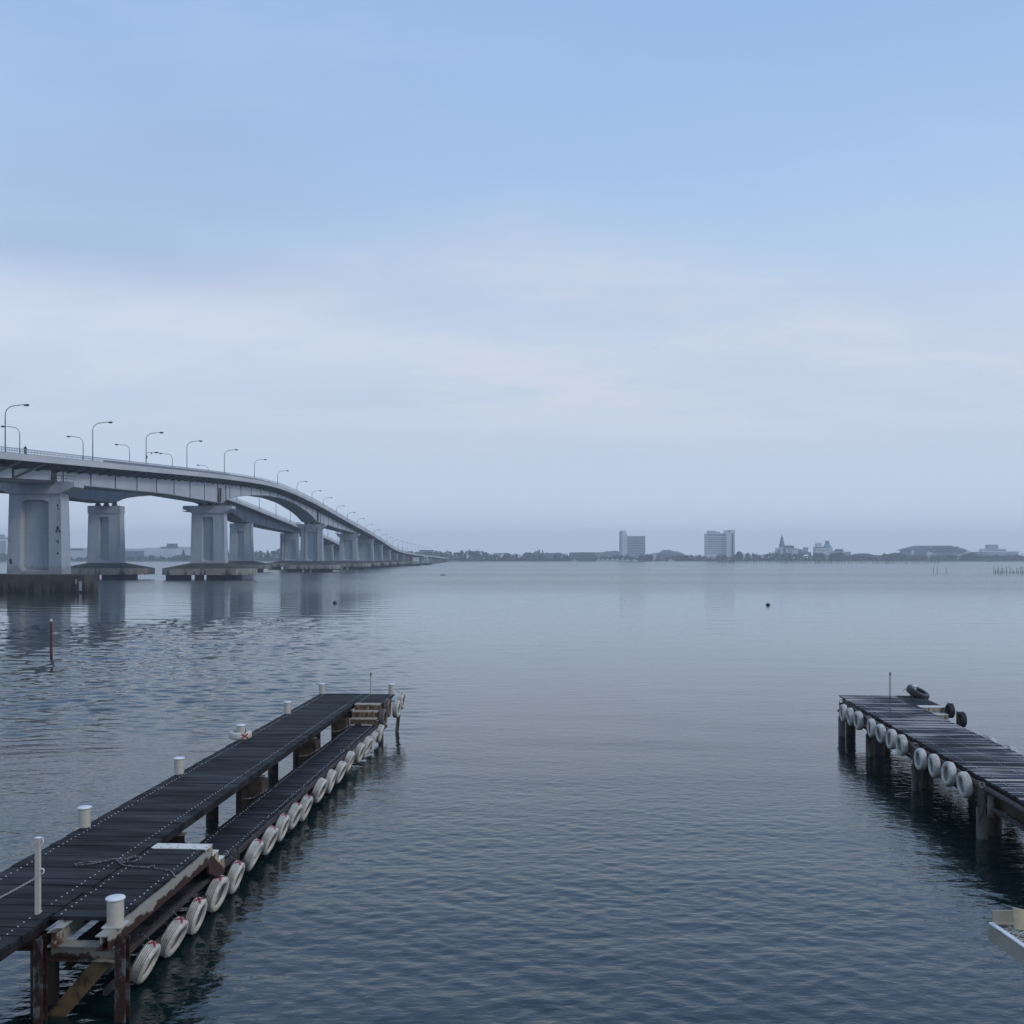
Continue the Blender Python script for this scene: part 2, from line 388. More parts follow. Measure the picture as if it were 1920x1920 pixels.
rf = rng(nt, vl.outputs['Value'], 85, 260, .025, .215)
nt.links.new(mathn(nt, 'MULTIPLY', rf, rng(nt, strk, .35, .65, .88, 1.12)), b.inputs['Roughness'])
bn = nd(nt, 'ShaderNodeBump', Strength=1.0, Distance=1.0)
nt.links.new(mathn(nt, 'MULTIPLY', w2, rng(nt, sp.outputs['Y'], 15, 60, .014, .004)), bn.inputs['Height']); nt.links.new(bn.outputs[0], b.inputs['Normal'])
M['water'] = m
import numpy as np
rs = np.random.RandomState(11)
ysr = [-120.0, -40.0, -10.0, 4.0, 8.0]; D = 8.6
while D < 260: ysr.append(D); D += max(.070, D*D/6218*.32)
for q in (270, 300, 360, 460, 620, 900, 1400, 2200, 3600, 6000, 9000): ysr.append(float(q))
tt = list(np.linspace(-.72, .72, 720)); out_ = [.80, 1.0, 1.6, 4, 12, 40, 150, 700]
tt = [-q for q in out_[::-1]]+tt+out_
Y = np.array(ysr)[:, None]*np.ones((1, len(tt))); T = np.array(tt)[None, :]*np.ones((len(ysr), 1))
lim = 6000+20*np.abs(np.arange(len(tt))-len(tt)/2)[None, :]
X = np.clip(T*np.maximum(Y, 8.0), -lim, lim)
def sst(v, a, b_):
    u = np.clip((v-a)/(b_-a), 0, 1); return u*u*(3-2*u)
def waves(n, l0, l1, spread, mean, seed):
    r_ = np.random.RandomState(seed); hgt = np.zeros_like(X)
    for k in range(n):
        lam = l0*(l1/l0)**r_.rand(); th = R(mean)+r_.randn()*R(spread); k_ = 2*math.pi/lam
        ph = r_.rand()*6.28
        # let each train wander so crests bend and fade
        gx, gy, gp = r_.uniform(.02, .16), r_.uniform(.02, .16), r_.rand()*6.28
        env = .5+.5*np.sin(X*gx+Y*gy*r_.choice([-1, 1])+gp)
        wob = 1.1*np.sin(X*.11+Y*.07+gp)
        hgt += env*np.sin(k_*(X*math.sin(th)+Y*math.cos(th))+ph+wob)/k_*(1.15 if lam > .8 else 1)
    return hgt*math.sqrt(2.0/n)*1.5
left = sst(-X/np.maximum(Y, 8), .02, .24)*sst(Y, 26, 46)
near = 1-sst(Y+.25*X, 14, 36)
pat = .5+.5*np.sin(X*.05+Y*.11+1.0)*np.sin(X*.021-Y*.043+2.0)
pat2 = sst(np.sin(X*.13-Y*.21)+np.sin(X*.037+Y*.091+.7)+.6*np.sin(X*.31+Y*.05), -1.2, 1.4)
fine_ = waves(70, .20, .55, 34, -6, 3); mid_ = waves(46, .75, 1.9, 22, -12, 4); sm_ = waves(40, .42, 1.1, 26, 4, 6); big_ = waves(14, 2.5, 6.0, 20, 5, 5)
fade = 1-sst(Y, 190, 255); fade = fade*(1-sst(np.abs(T), .66, .72))*sst(Y, 8.0, 9.5)
Z = fade*(fine_*(.044*near*(.55+.6*pat2)*(1-sst(Y, 26, 34))+.012*(1-sst(Y, 40, 60)))
          + sm_*(.010*near*(.5+.7*pat2)+.005+.007*pat+.085*left*(1-sst(Y, 75, 120)))
          + mid_*(.003*near+.003+.090*left*(.35+.8*pat2)*(1-.85*sst(Y, 80, 130))) + big_*(.005+.010*left))
print('water verts', X.size, 'rms', Z.std())
nR, nC = X.shape
me = bpy.data.meshes.new('water'); me.vertices.add(nR*nC)
me.vertices.foreach_set('co', np.stack([X, Y, Z], -1).astype(np.float32).ravel())
idx = np.arange(nR*nC).reshape(nR, nC)
qd = np.stack([idx[:-1, :-1], idx[:-1, 1:], idx[1:, 1:], idx[1:, :-1]], -1).reshape(-1, 4)
me.loops.add(qd.size); me.loops.foreach_set('vertex_index', qd.ravel().astype(np.int32))
me.polygons.add(len(qd)); me.polygons.foreach_set('loop_start', np.arange(0, qd.size, 4, dtype=np.int32)); me.polygons.foreach_set('loop_total', np.full(len(qd), 4, np.int32))
me.polygons.foreach_set('use_smooth', np.ones(len(qd), bool)); me.update(calc_edges=True); me.validate()
me.materials.append(M['water']); wo = bpy.data.objects.new('water', me); COL.objects.link(wo); tag(wo, kind='structure')

# ------------------------------------------------------------------ far shore: land, hills
K = HC/6.7
def P(x, y, D):                # picture point at ground distance D (in metres) -> world
    return Vector(((x-960)/1850*D, D, HC-(y-1045)/1850*D))
DS = 1560.0
g = MB()
xs = [-2600, -1500, -900, -500, -160, -105, -80, 200, 600, 1100, 1800, 2800]
ys = [1560, 1540, 1545, 1550, 1540, 1500, 1552, 1560, 1556, 1560, 1570, 1580]
vs = []
for x, y in zip(xs, ys): vs += [(x, y, -.8), (x, y+2.5, 1.1), (x, y+60, 2.2), (x, 7500, 3.0)]
g.add(vs, [(i*4+k, (i+1)*4+k, (i+1)*4+k+1, i*4+k+1) for i in range(len(xs)-1) for k in range(3)])
tag(g.build('far_shore', M['land']), kind='structure')
def hill(pts, D, depth, name='hill'):
    g = MB(); vs = []; n = 60
    x0, x1 = pts[0][0], pts[-1][0]
    def top(x):
        for (a, ya), (c, yc) in zip(pts, pts[1:]):
            if a <= x <= c: return ya+(yc-ya)*(.5-.5*math.cos(math.pi*(x-a)/(c-a)))
        return pts[-1][1]
    rows = 9
    for j in range(rows):
        t = j/(rows-1)
        for i in range(n+1):
            x = x0+(x1-x0)*i/n; p = P(x, top(x), D); hh = max(p.z-1, 0)*math.sin(math.pi*(t*.5+.0)) 
            hh *= 1+.10*math.sin(i*1.7)*math.sin(j*2.1+i)
            vs.append((p.x, D-depth*(1-t), 1+hh))
    g.add(vs, [(j*(n+1)+i, j*(n+1)+i+1, (j+1)*(n+1)+i+1, (j+1)*(n+1)+i) for j in range(rows-1) for i in range(n)], True)
    tag(g.build(name, M['hill']), kind='structure')
hill([(1205,1047),(1225,1038),(1250,1031),(1266,1034),(1282,1040),(1300,1047)], 2500, 160)
hill([(1090,1046),(1120,1036),(1150,1033),(1175,1036),(1210,1044)], 2500, 160)
hill([(1590,1046),(1640,1041),(1690,1037),(1730,1042),(1760,1047)], 2600, 160)

# leaf clumps -----------------------------------------------------
def clump(mb, c, r, n, s, flat=.8):
    for _ in range(n):
        u = Vector((random.gauss(0,1), random.gauss(0,1), random.gauss(0,1))).normalized()*(r*random.uniform(.45, 1.0))
        u.z *= flat
        p = Vector(c)+u
        a = Vector((random.gauss(0,1), random.gauss(0,1), random.gauss(0,1))).normalized()
        b_ = a.cross(Vector((random.gauss(0,1), random.gauss(0,1), random.gauss(0,1)))).normalized()
        q = s*random.uniform(.6, 1.3); a *= q; b_ *= q
        mb.add([p-a-b_, p+a-b_*.6, p+a*.8+b_, p-a*.7+b_*.9], [(0,1,2,3)])
prof = [(-80,1040),(0,1039),(60,1040),(100,1042),(130,1046),(200,1045),(290,1045),(350,1043),(400,1041),(440,1037),(480,1034),(500,1036),(520,1031),(560,1033),(640,1036),(700,1038),
 (800,1035),(835,1034),(850,1036),(880,1033),(905,1036),(925,1041),(945,1043),(965,1041),(985,1039),(1060,1039),(1067,1043),(1117,1044),(1140,1043),
 (1165,1042),(1200,1044),(1215,1039),(1225,1042),(1262,1044),(1285,1041),(1315,1042),(1330,1047),(1345,1044),(1360,1046),(1377,1042),(1386,1036),(1400,1039),(1415,1040),(1425,1043),(1440,1039),
 (1460,1037),(1500,1040),(1528,1042),(1540,1037),(1550,1042),(1560,1038),(1575,1036),(1585,1041),(1600,1042),(1640,1043),(1660,1040),(1690,1038),(1720,1042),(1760,1043),(1800,1041),(1815,1038),(1840,1041),(1880,1043),(1920,1040),(2010,1040)]
def top_at(x):
    for (a, ya), (c, yc) in zip(prof, prof[1:]):
        if a <= x <= c: return ya+(yc-ya)*(x-a)/(c-a)
    return 1042
wood = MB(); x = -80.0
while x < 2010:
    D = DS+8+random.uniform(0, 30)
    if 840 > x > 820: D -= 30
    yt = top_at(x)+random.uniform(-2.4, 2.2)
    pt = P(x, yt, D); r = random.uniform(2.2, 4.6); hgt = max(pt.z-r*.6, 2.5)
    z = hgt
    while z > .5:
        wood.m = random.random() < .4
        clump(wood, (pt.x+random.uniform(-2,2), D+random.uniform(-3,5), z), r, 20, .95)
        z -= r*1.05
    x += random.uniform(2.0, 4.6)
tag(wood.build('shore_woodland', [M['leaf'], M['leaf2']]), 'dark belt of woodland along the far shoreline', 'woodland', kind='stuff')
# trees one can tell apart
def tree(x, ytop, w, kind, label, D=DS+8):
    t = P(x, ytop, D); base = Vector((t.x, D, 1.3)); hh = t.z-1.3
    o = thing({'cone': 'conifer', 'round': 'broadleaf_tree'}[kind], base, label, 'tree', 'trees standing out on the far shore')
    tr = MB(); tr.tube([(0,0,-1.2),(0,.2,hh*.35),(0.2,0,hh*(.9 if kind == 'cone' else .6))], [.55,.4,.12], 7)
    for k in range(5):
        a = k*1.3; z0 = hh*(.3+.08*k); tr.tube([(0,.1,z0),(math.cos(a)*w*.3, math.sin(a)*w*.3, z0+hh*.14)], [.2,.06], 5)
    tr.build('trunk', M['bark'], o)
    c = MB()
    n = 26 if kind == 'cone' else 30
    for i in range(n):
        t_ = (i+.5)/n
        if kind == 'cone':
            rad = (1-t_)**.9*w*.42; a = i*2.4; z = hh*(.12+.86*t_)
            clump(c, (math.cos(a)*rad*.8, math.sin(a)*rad*.8, z), max(.5, rad*.75), 26, .5)
        else:
            a = i*2.4; q = math.sqrt(random.random()); z = hh*(.35+.5*random.random())
            rad = q*w*.42*math.sqrt(max(.1, 1-((z/hh-.5)/.5)**2))
            clump(c, (math.cos(a)*rad, math.sin(a)*rad, z), w*.16, 30, .6)
    c.build('crown', M['leaf'] if kind == 'cone' else M['leaf2'], o)
tree(344, 1030, 9, 'cone', 'tall pointed conifer in front of the white mall, left of the near bridge pier')
tree(427, 1029, 8, 'cone', 'slim pointed conifer seen between two bridge piers, beside houses')
tree(502, 1031, 11, 'cone', 'pointed conifer rising over the woods between bridge piers')
tree(285, 1040, 11, 'round', 'low rounded tree before the glass front of the mall')
tree(1218, 1039, 11, 'round', 'rounded tree just right of the balcony tower block')
tree(1386, 1034.5, 13, 'round', 'broad tree at the right foot of the white hotel tower')
tree(1352, 1040.5, 17, 'round', 'round tree in front of the white hotel tower')
tree(1534, 1036.5, 20, 'round', 'dark domed tree below the teal topped building')
tree(1571, 1036, 24, 'round', 'large domed tree right of the teal topped building')
tree(1591, 1041, 9, 'round', 'small round tree right of the large domed one')
tree(1659, 1037, 11, 'round', 'rounded tree left of the arena among low woods')
tree(1677, 1035, 12, 'round', 'taller pale tree just left of the arena', D=DS+40)
tree(1813, 1038, 14, 'round', 'rounded tree between the arena and the terraced hotel')
tree(892, 1032, 17, 'round', 'broad domed tree on the shore right of the bridge end')
tree(950, 1036, 15, 'round', 'round tree between low shops and the dark lakeside pavilion')

# ------------------------------------------------------------------ far buildings
def bx(mb, x0, x1, yt, yb, D, dep, dy=0):      # box from picture extents at distance D, depth dep metres
    a = P(x0, yt, D); b_ = P(x1, yb, D)
    z0 = b_.z if yb < 1050 else .4
    mb.box(a.x, b_.x, D+dy, D+dy+dep, z0, a.z)
def grid(root, x0, x1, yt, yb, D, nx, ny, fw=.7, fh=.6, mat='glass', name='window_band', proud=.15):
    """one connected band of windows and piers per storey"""
    a = P(x0, yt, D); b_ = P(x1, yb, D); W_ = b_.x-a.x; H_ = a.z-b_.z
    for j in range(ny):
        mb = MB(); z1 = a.z-H_*j/ny-H_/ny*(1-fh)/2; z0 = z1-H_/ny*fh; xs = []
        for i in range(nx):
            cx_ = a.x+W_*(i+.5)/nx; hw = W_/nx*fw/2; xs += [cx_-hw, cx_+hw]
        n = len(xs); y0, y1 = D-proud, D+.3
        vs = [(x, y0, z0) for x in xs]+[(x, y0, z1) for x in xs]+[(x, y1, z0) for x in xs]+[(x, y1, z1) for x in xs]
        for i in range(n-1):
            mb.m = i % 2; o_ = len(mb.v)
            mb.f.append([i, i+1, n+i+1, n+i]); mb.sm.append(False); mb.mi.append(i % 2)
            for q in ([n+i, n+i+1, 3*n+i+1, 3*n+i], [2*n+i, 2*n+i+1, i+1, i]): mb.f.append(q); mb.sm.append(False); mb.mi.append(i % 2)
        for q in ([0, n, 3*n, 2*n], [2*n-1, n-1, 3*n-1, 4*n-1]): mb.f.append(q); mb.sm.append(False); mb.mi.append(0)
        mb.v = vs
        mb.build(name, [M[mat], M['wall_d'] if mat != 'glass' else M['wall_g']], root)
def part(root, name, mat, boxes, D):
    mb = MB()
    for q in boxes:
        bx(mb, q[0], q[1], q[2], q[3], D, q[4] if len(q) > 4 else 20, q[5] if len(q) > 5 else 0)
        if name == 'stair_wing': mb.cut()
    return mb.build(name, M[mat], root)
def bld(name, label, cat='building'): return thing(name, (0, 0, 0), label, cat)
DB = DS+60
def recentre(o, x, D):
    o.location = P(x, 1052, D); o.location.z = 1.0
    for c in o.children: c.location = -o.location
# tower block with balconies
o = bld('tower_block', 'tall balcony tower block with a stair core at its left end', 'tower block')
part(o, 'wall', 'wall_g', [(1172,1210,1005,1052,22)], DB)
part(o, 'stair_core', 'wall_w', [(1166,1176,1000,1052,24,-2)], DB)
part(o, 'side_wall', 'wall_g', [(1163.5,1166,997,1052,20,-1),], DB)
part(o, 'roof_house', 'wall_w', [(1163.5,1174,994.5,1000,10,1)], DB)
for j in range(13):
    y = 1008+j*3.05; mb = MB(); bx(mb, 1175.5, 1210.3, y, y+1.0, DB-1.2, 1.3); mb.build('balcony', M['wall_w'], o)
    mb = MB(); bx(mb, 1163.2, 1167, y-4, y-2.9, DB-2.4, 1.5); mb.build('balcony', M['wall_w'], o)
grid(o, 1176.5, 1209.5, 1006, 1046, DB, 12, 13, .74, .5)
mb = MB()
for x_ in (1172.5, 1178, 1206): p = P(x_, 993, DB+6); mb.tube([(p.x, p.y, 38), (p.x, p.y, p.z+1)], .18, 5)
for i in range(13):
    p = P(1176+i*2.8, 1006, DB-1.3); mb.box(p.x-.15, p.x+.15, DB-1.35, DB-1.0, 4, p.z)
mb.build('antenna', M['wall_w'], o)
recentre(o, 1187, DB)
# white hotel
o = bld('hotel_tower', 'tall white hotel tower with rows of small windows', 'hotel')
part(o, 'wall', 'wall_w', [(1325,1361.5,1000,1052,20)], DB)
part(o, 'stair_tower', 'wall_w', [(1361.5,1377,994,1052,26,-4)], DB)
part(o, 'podium', 'wall_w', [(1320,1345,1041,1052,16,-14)], DB)
part(o, 'roof_house', 'wall_g', [(1328,1343,995,1000,10,4),(1345,1351,997,1000,8,4)], DB)
part(o, 'sky_lounge_window', 'glass', [(1326.5,1360,1002,1004,1,-.5)], DB)
part(o, 'stair_window', 'glass', [(1371,1374.2,1000,1047,1,-4.4)], DB)
part(o, 'crown_window', 'glass', [(1364,1368,995.5,998,1,-4.4)], DB)
grid(o, 1326, 1360.5, 1006.5, 1040, DB, 12, 10, .62, .42)
recentre(o, 1350, DB)
# spired hall
o = bld('spired_hall', 'white hall with a tall grey green spire and dark gabled wing')
part(o, 'wall', 'wall_w', [(1457.5,1490,1027,1045,14),(1489,1499,1028,1045,12,1)], DB)
mb = MB(); p = P(1466, 1003.5, DB+5); s_ = DB/1850
mb.lathe([(5.2*s_,24*s_),(5.4*s_,31*s_),(3.9*s_,33*s_),(3.7*s_,36*s_),(3.2*s_,38.5*s_),(2.6*s_,41*s_),(1.5*s_,45*s_),(.6*s_,47.5*s_),(0.02,48.5*s_)], (p.x, p.y, 1), 8, smooth=False)
mb.build('spire', M['roof_gr'], o)
mb = MB(); a = P(1471, 1023.5, DB+2); b_ = P(1488, 1027.5, DB+2)
mb.prism([(-.5, b_.z),(-.5, a.z),(12, a.z+1),(12, b_.z)], a.x, b_.x, Matrix(((0,0,1,0),(1,0,0,DB),(0,1,0,0),(0,0,0,1)))); mb.build('roof', M['roof_d'], o)
part(o, 'gate_house', 'wall_w', [(1463,1473,1026.5,1040,6,-5)], DB)
part(o, 'portal', 'wall_d', [(1466.5,1471.8,1028,1045,1,-5.5)], DB)
grid(o, 1477, 1489, 1029, 1036, DB, 4, 2, .5, .5); grid(o, 1491, 1495, 1028.5, 1032, DB+1, 1, 1, .5, .6)
grid(o, 1458, 1463, 1029, 1036, DB, 2, 1, .5, .8)
recentre(o, 1470, DB)
o = bld('low_office_block', 'low dark box building right of the spired hall')
part(o, 'wall', 'wall_d', [(1497,1505,1030,1046,12),(1488,1522,1035,1040,12,3)], DB)
part(o, 'water_tank', 'wall_g', [(1510.5,1517.5,1026,1036,8,6)], DB); recentre(o, 1505, DB)
o = bld('cream_lakeside_block', 'white blocky building topped by a teal pavilion roof')
part(o, 'wall', 'wall_w', [(1530,1554,1027,1052,16),(1552,1562,1025.5,1040,12,2)], DB)
part(o, 'roof', 'roof_d', [(1530,1554.5,1026,1027.3,17,-.5)], DB)
part(o, 'roof_house', 'wall_w', [(1532,1537,1019,1026,8,3),(1536,1543,1017.5,1026,8,5)], DB)
mb = MB(); p = P(1551, 1026, DB+8); s_ = DB/1850
mb.lathe([(9.5*s_,0),(9*s_,1.2*s_),(6*s_,4.5*s_),(6.2*s_,5*s_),(4.2*s_,6*s_),(4.2*s_,12*s_),(0.02,12.4*s_)], (p.x, p.y, p.z), 4, M=Matrix.Rotation(R(45),3,'Z'), smooth=False)
mb.build('teal_roof', M['roof_t'], o)
grid(o, 1533, 1556, 1029.5, 1033, DB, 9, 1, .5, .4)
part(o, 'annex', 'wall_d', [(1570,1582.5,1029.5,1034.5,10,3)], DB+4)
part(o, 'annex_wall', 'wall_g', [(1558,1570,1033,1050,9,4),(1570,1597,1034.5,1050,12,4)], DB)
recentre(o, 1545, DB)
# arched shed
o = bld('arched_hall', 'long low hall with a curved dark roof left of the arena')
mb = MB(); n = 14; pts = []
for i in range(n+1):
    t = i/n; q = P(1600+44*t, 1047-9.5*math.sin(math.pi*(.12+.76*t)), DS+45); pts.append((q.x, q.z))
pts = [(pts[0][0], 1)]+pts+[(pts[-1][0], 1)]
Mx = Matrix(((1,0,0,0),(0,0,1,0),(0,1,0,0),(0,0,0,1)))
mb.prism(pts[::-1], DS+45, DS+75, Mx); mb.build('roof', M['roof_d'], o)
part(o, 'gable_band', 'wall_g', [(1604,1640,1045,1046.2,1,-.6)], DS+45); recentre(o, 1622, DS+45)
# arena
DA = DS+70
o = bld('arena', 'large oval arena with a wide dark roof and white raking props', 'arena')
mb = MB(); pr = [(1706,1031.5),(1712,1028.5),(1722,1026),(1736,1022.8),(1792,1022.6),(1800,1025),(1812,1028),(1818.5,1031.8)]
top = [P(x_, y_, DA) for x_, y_ in pr]; vs = []
rows = [(0,0.0),(6,.75),(18,1.0),(48,1.0),(66,.6)]
for dy, hh in rows:
    for q in top:
        vs.append((q.x, DA+dy, 15+(q.z-15)*(.35+.65*hh)))
n = len(top)
mb.add(vs, [(j*n+i, j*n+i+1, (j+1)*n+i+1, (j+1)*n+i) for j in range(len(rows)-1) for i in range(n-1)])
mb.add([(q.x, DA+.2, 15) for q in top]+[(q.x, DA, 15+(q.z-15)*.35) for q in top], [(i, i+1, n+i+1, n+i) for i in range(n-1)])
mb.build('roof', M['roof_d'], o)
part(o, 'wall', 'wall_g', [(1711,1815,1031,1048,50,4)], DA)
part(o, 'facade_panel', 'wall_d', [(1711,1738,1031,1042,3,0)], DA)
grid(o, 1744, 1800, 1024.6, 1027.2, DA, 9, 1, .45, .8, 'wall_w', 'roof_light', -2.5)
grid(o, 1746, 1808, 1031.5, 1044, DA+4, 18, 1, .5, .9, 'wall_w', 'column', .4)
for q in ((1739,1034,1757,1042.5),(1738,1037,1754,1044.5),(1792,1045,1815,1034.5),(1795,1048,1807,1042)):
    mb = MB(); a = P(q[0], q[1], DA-3); b_ = P(q[2], q[3], DA-3); mb.beam(a, b_, 2.2, 2.2); mb.build('raking_prop', M['wall_w'], o)
part(o, 'stair_wing', 'wall_w', [(1731,1748,1040,1050,8,-8),(1709,1713,1031.5,1040,6,-2),(1813,1820,1032,1040,6,0)], DA)
recentre(o, 1762, DA)
o = bld('terraced_hotel', 'wide white terraced hotel at the right edge behind trees', 'hotel')
part(o, 'wall', 'wall_d', [(1826,1910,1035,1052,20)], DB)
for i, y in enumerate((1033.5, 1037.2, 1041)):
    part(o, 'balcony', 'wall_w', [(1833-i*2,1913,y,y+1.0,3,-2)], DB)
part(o, 'upper_storey', 'wall_w', [(1845,1888,1029,1033.5,14,3)], DB)
part(o, 'roof_house', 'wall_g', [(1855,1875,1021,1029,8,6)], DB)
grid(o, 1847, 1887, 1030, 1032.6, DB+3, 16, 1, .5, .7); grid(o, 1850, 1910, 1034.7, 1041, DB, 14, 2, .55, .7, 'wall_w', 'pillar', .8)
recentre(o, 1868, DB)
# pavilion & other low buildings
DP = DS+4
o = bld('lake_pavilion', 'long low dark pavilion on the shore left of the moored yachts')
part(o, 'wall', 'wall_d', [(1068,1116,1037,1050.8,14)], DP)
part(o, 'roof', 'roof_d', [(1069,1115,1035.6,1037,15,-.3)], DP)
for y in (1040, 1044.5): part(o, 'deck_edge', 'wall_g', [(1067,1117,y,y+.8,3,-2)], DP)
grid(o, 1069, 1115, 1041, 1044, DP, 16, 1, .8, .8); recentre(o, 1092, DP)
o = bld('lodge_with_spires', 'dark lakeside lodge with small roof spires and a mast')
part(o, 'wall', 'wall_d', [(992,1050,1037,1050.8,14)], DP+22)
part(o, 'side_wing', 'wall_g', [(984,996,1035.5,1049,10,2),(1044,1053,1036,1049,10,2)], DP+22)
mb = MB()
for x_, y_, w_ in ((1004,1033,4),(1011,1029,1.6),(1017.5,1030.5,1.6),(1008,1031.5,2.2)):
    q = P(x_, y_, DP+26); mb.lathe([(w_*.85,12),(w_*.85,q.z-3),(.05,q.z)], (q.x, q.y, 0), 6, smooth=False)
mb.build('roof_spire', M['roof_gr'], o)
q = P(1008.5, 1021, DP+26); mb = MB(); mb.tube([(q.x,q.y,12),(q.x,q.y,q.z)], [.25,.12], 5); mb.build('mast', M['roof_d'], o)
grid(o, 994, 1050, 1038.5, 1047, DP+22, 14, 2, .4, .6, 'wall_g', 'window_frame'); recentre(o, 1020, DP+22)
o = bld('low_white_shop', 'cluster of low pale buildings right of the domed shore tree')
part(o, 'wall', 'wall_w', [(905,940,1041,1049,14)], DP+16); part(o, 'upper_storey', 'wall_g', [(925,942,1037,1041,8,3)], DP+16)
part(o, 'roof', 'roof_d', [(912,938,1039.8,1041,10,1)], DP+16); grid(o, 907, 938, 1042.5, 1045, DP+16, 9, 1, .6, .6); recentre(o, 922, DP+16)
o = bld('white_house', 'small white houses at the foot of the wooded hill')
part(o, 'wall', 'wall_w', [(1224,1232,1039,1050,10),(1240,1262,1041,1050,12,3)], DP+20)
part(o, 'roof', 'roof_d', [(1223.5,1232.5,1038,1039,11,-.5),(1239,1263,1040,1041,13,2)], DP+20); grid(o, 1241, 1261, 1042.5, 1048, DP+23, 7, 2, .5, .5); recentre(o, 1240, DP+20)
o = bld('hilltop_building', 'broad pale building on the rise behind the bridge end')
part(o, 'wall', 'wall_g', [(788,812,1032.5,1045,16)], DB+120); part(o, 'roof', 'roof_d', [(786,813,1031.3,1032.5,18,-1)], DB+120)
grid(o, 789, 811, 1034, 1040, DB+120, 10, 2, .5, .5); recentre(o, 800, DB+120)
# mall and left edge tower
o = bld('shopping_mall', 'long white shopping mall seen between the bridge piers', 'mall')
part(o, 'wall', 'wall_w', [(120,205,1027,1052,40),(205,356,1028.5,1052,40)], DB)
part(o, 'parapet', 'wall_w', [(335,400,1025,1052,36,3),(270,300,1026.5,1030,30,3)], DB)
part(o, 'window_band', 'glass', [(131,157,1029,1031.8,1,-.5)], DB)
part(o, 'glass_front', 'wall_d', [(231,270,1033,1046,2,-1)], DB)
part(o, 'roof_house', 'wall_d', [(310.5,326,1019,1029,14,5),(298,333,1025,1029,12,6)], DB)
grid(o, 338, 398, 1027, 1031, DB+3, 16, 1, .5, .5); grid(o, 232, 269, 1034, 1041, DB-1, 8, 2, .85, .8)
part(o, 'canopy', 'wall_g', [(328,356,1040.5,1041.5,8,-6)], DB); recentre(o, 240, DB)
o = bld('lakeside_apartment', 'tall pale tiered apartment tower at the left edge of the photo', 'tower block')
part(o, 'wall', 'wall_w', [(-30,11,1013,1052,22)], DB); part(o, 'roof_house', 'wall_g', [(-30,7,1007,1010,12,5),(-20,1,1002,1007,8,7)], DB)
part(o, 'roof', 'roof_d', [(-31,12.5,1010,1011.2,24,-1)], DB)
for j in range(8): part(o, 'balcony', 'wall_g', [(-30,11.5,1014+j*3.4,1015.2+j*3.4,1.5,-1.2)], DB)
recentre(o, 0, DB)
for (x0, x1, yt, lab) in ((428,440,1037,'white gabled house beside the slim conifer between piers'),(560,585,1034,'pale flat house partly hidden behind the bridge'),):
    o = bld('house', lab, 'house'); part(o, 'wall', 'wall_w', [(x0,x1,yt+1,1050,10)], DS+30); part(o, 'roof', 'roof_d', [(x0-.5,x1+.5,yt,yt+1,11,-.5)], DS+30); recentre(o, (x0+x1)/2, DS+30)

# moored yachts at the far marina
def yacht(x, L, label):
    D = DS-14; p = P(x, 1051, D); p.z = 0
    o = thing('yacht', p, label, 'yacht', 'white yachts moored at the far marina')
    mb = MB(); n = 10; vs = []
    for i in range(n+1):
        t = i/n; wdt = L*.14*math.sin(math.pi*min(1, .25+t*.76)); zz = 1.3+.9*t*t
        vs += [(-L/2+L*t, -wdt, zz), (-L/2+L*t, -wdt*.5, -.2), (-L/2+L*t, wdt*.5, -.2), (-L/2+L*t, wdt, zz)]
    mb.add(vs, [(i*4+k, i*4+(k+1)%4, (i+1)*4+(k+1)%4, (i+1)*4+k) for i in range(n) for k in range(4)]+[(3,2,1,0), tuple(n*4+k for k in range(4))])
    mb.build('hull', M['boat_w'], o)
    mb = MB(); mb.prism([(-L*.3,1.4),(L*.2,1.5),(L*.08,3.0),(-L*.26,3.0)], -L*.09, L*.09, Mx); mb.prism([(-L*.2,3.0),(L*.03,3.0),(-L*.02,4.1),(-L*.18,4.1)], -L*.06, L*.06, Mx)
    mb.build('cabin', M['boat_w'], o)
    mb = MB(); mb.box(-L*.24, L*.08, -L*.092, L*.092, 2.1, 2.6); mb.build('window', M['glass'], o)
for i, (x_, L) in enumerate(((1123,11),(1131,15),(1140,17),(1150,12),(1158,14),(1168,10),(1177,9),(1190,9),(1258,8),(1077,8))):
    yacht(x_, L, {0:'leftmost white yacht of the row right of the pavilion',9:'small white boat before the pavilion front',8:'lone small white boat right of the tower block'}.get(i, 'white yacht at the far marina, %s from the left in its row' % ordn(i+1)))

# stakes of the fish traps
def stake_mesh(h, r=.09):
    mb = MB(); mb.tube([(0,0,-1.2),(random.uniform(-.05,.05)*h,0,h*.5),(random.uniform(-.1,.1)*h,0,h)], [r, r, r*.7], 6); return mb
protos = []
for i in range(5):
    h = (1.9,2.4,2.2,1.6,2.8)[i]; protos.append(stake_mesh(h, .11).build('fishing_stake', M['stake']))
used = set(); k = 0; xs_ = []
x = 1349.0
while x < 1762: xs_.append(x); x += random.choice((2.2, 3.4, 4.6, 5.2, 6.0))
xs_ = sorted(xs_)
for i, x_ in enumerate(xs_):
    pr_ = protos[i % 5]
    o = pr_ if i < 5 else pr_.copy()
    if i >= 5: COL.objects.link(o)
    D = 985+random.uniform(-12, 12); o.location = (P(x_, 1050, D).x, D, 0)
    o.scale = (2.6, 2.6, random.uniform(1.0, 1.7))
    tag(o, 'thin stake in the long far row of fish trap poles, %s from left' % ordn(i+1), 'stake', 'stakes in the long far row')
near = [1864,1866.5,1870,1873,1875.5,1877.5,1880.5,1884,1888,1894,1899,1901,1906,1909,1913,1916.5,1918.5]
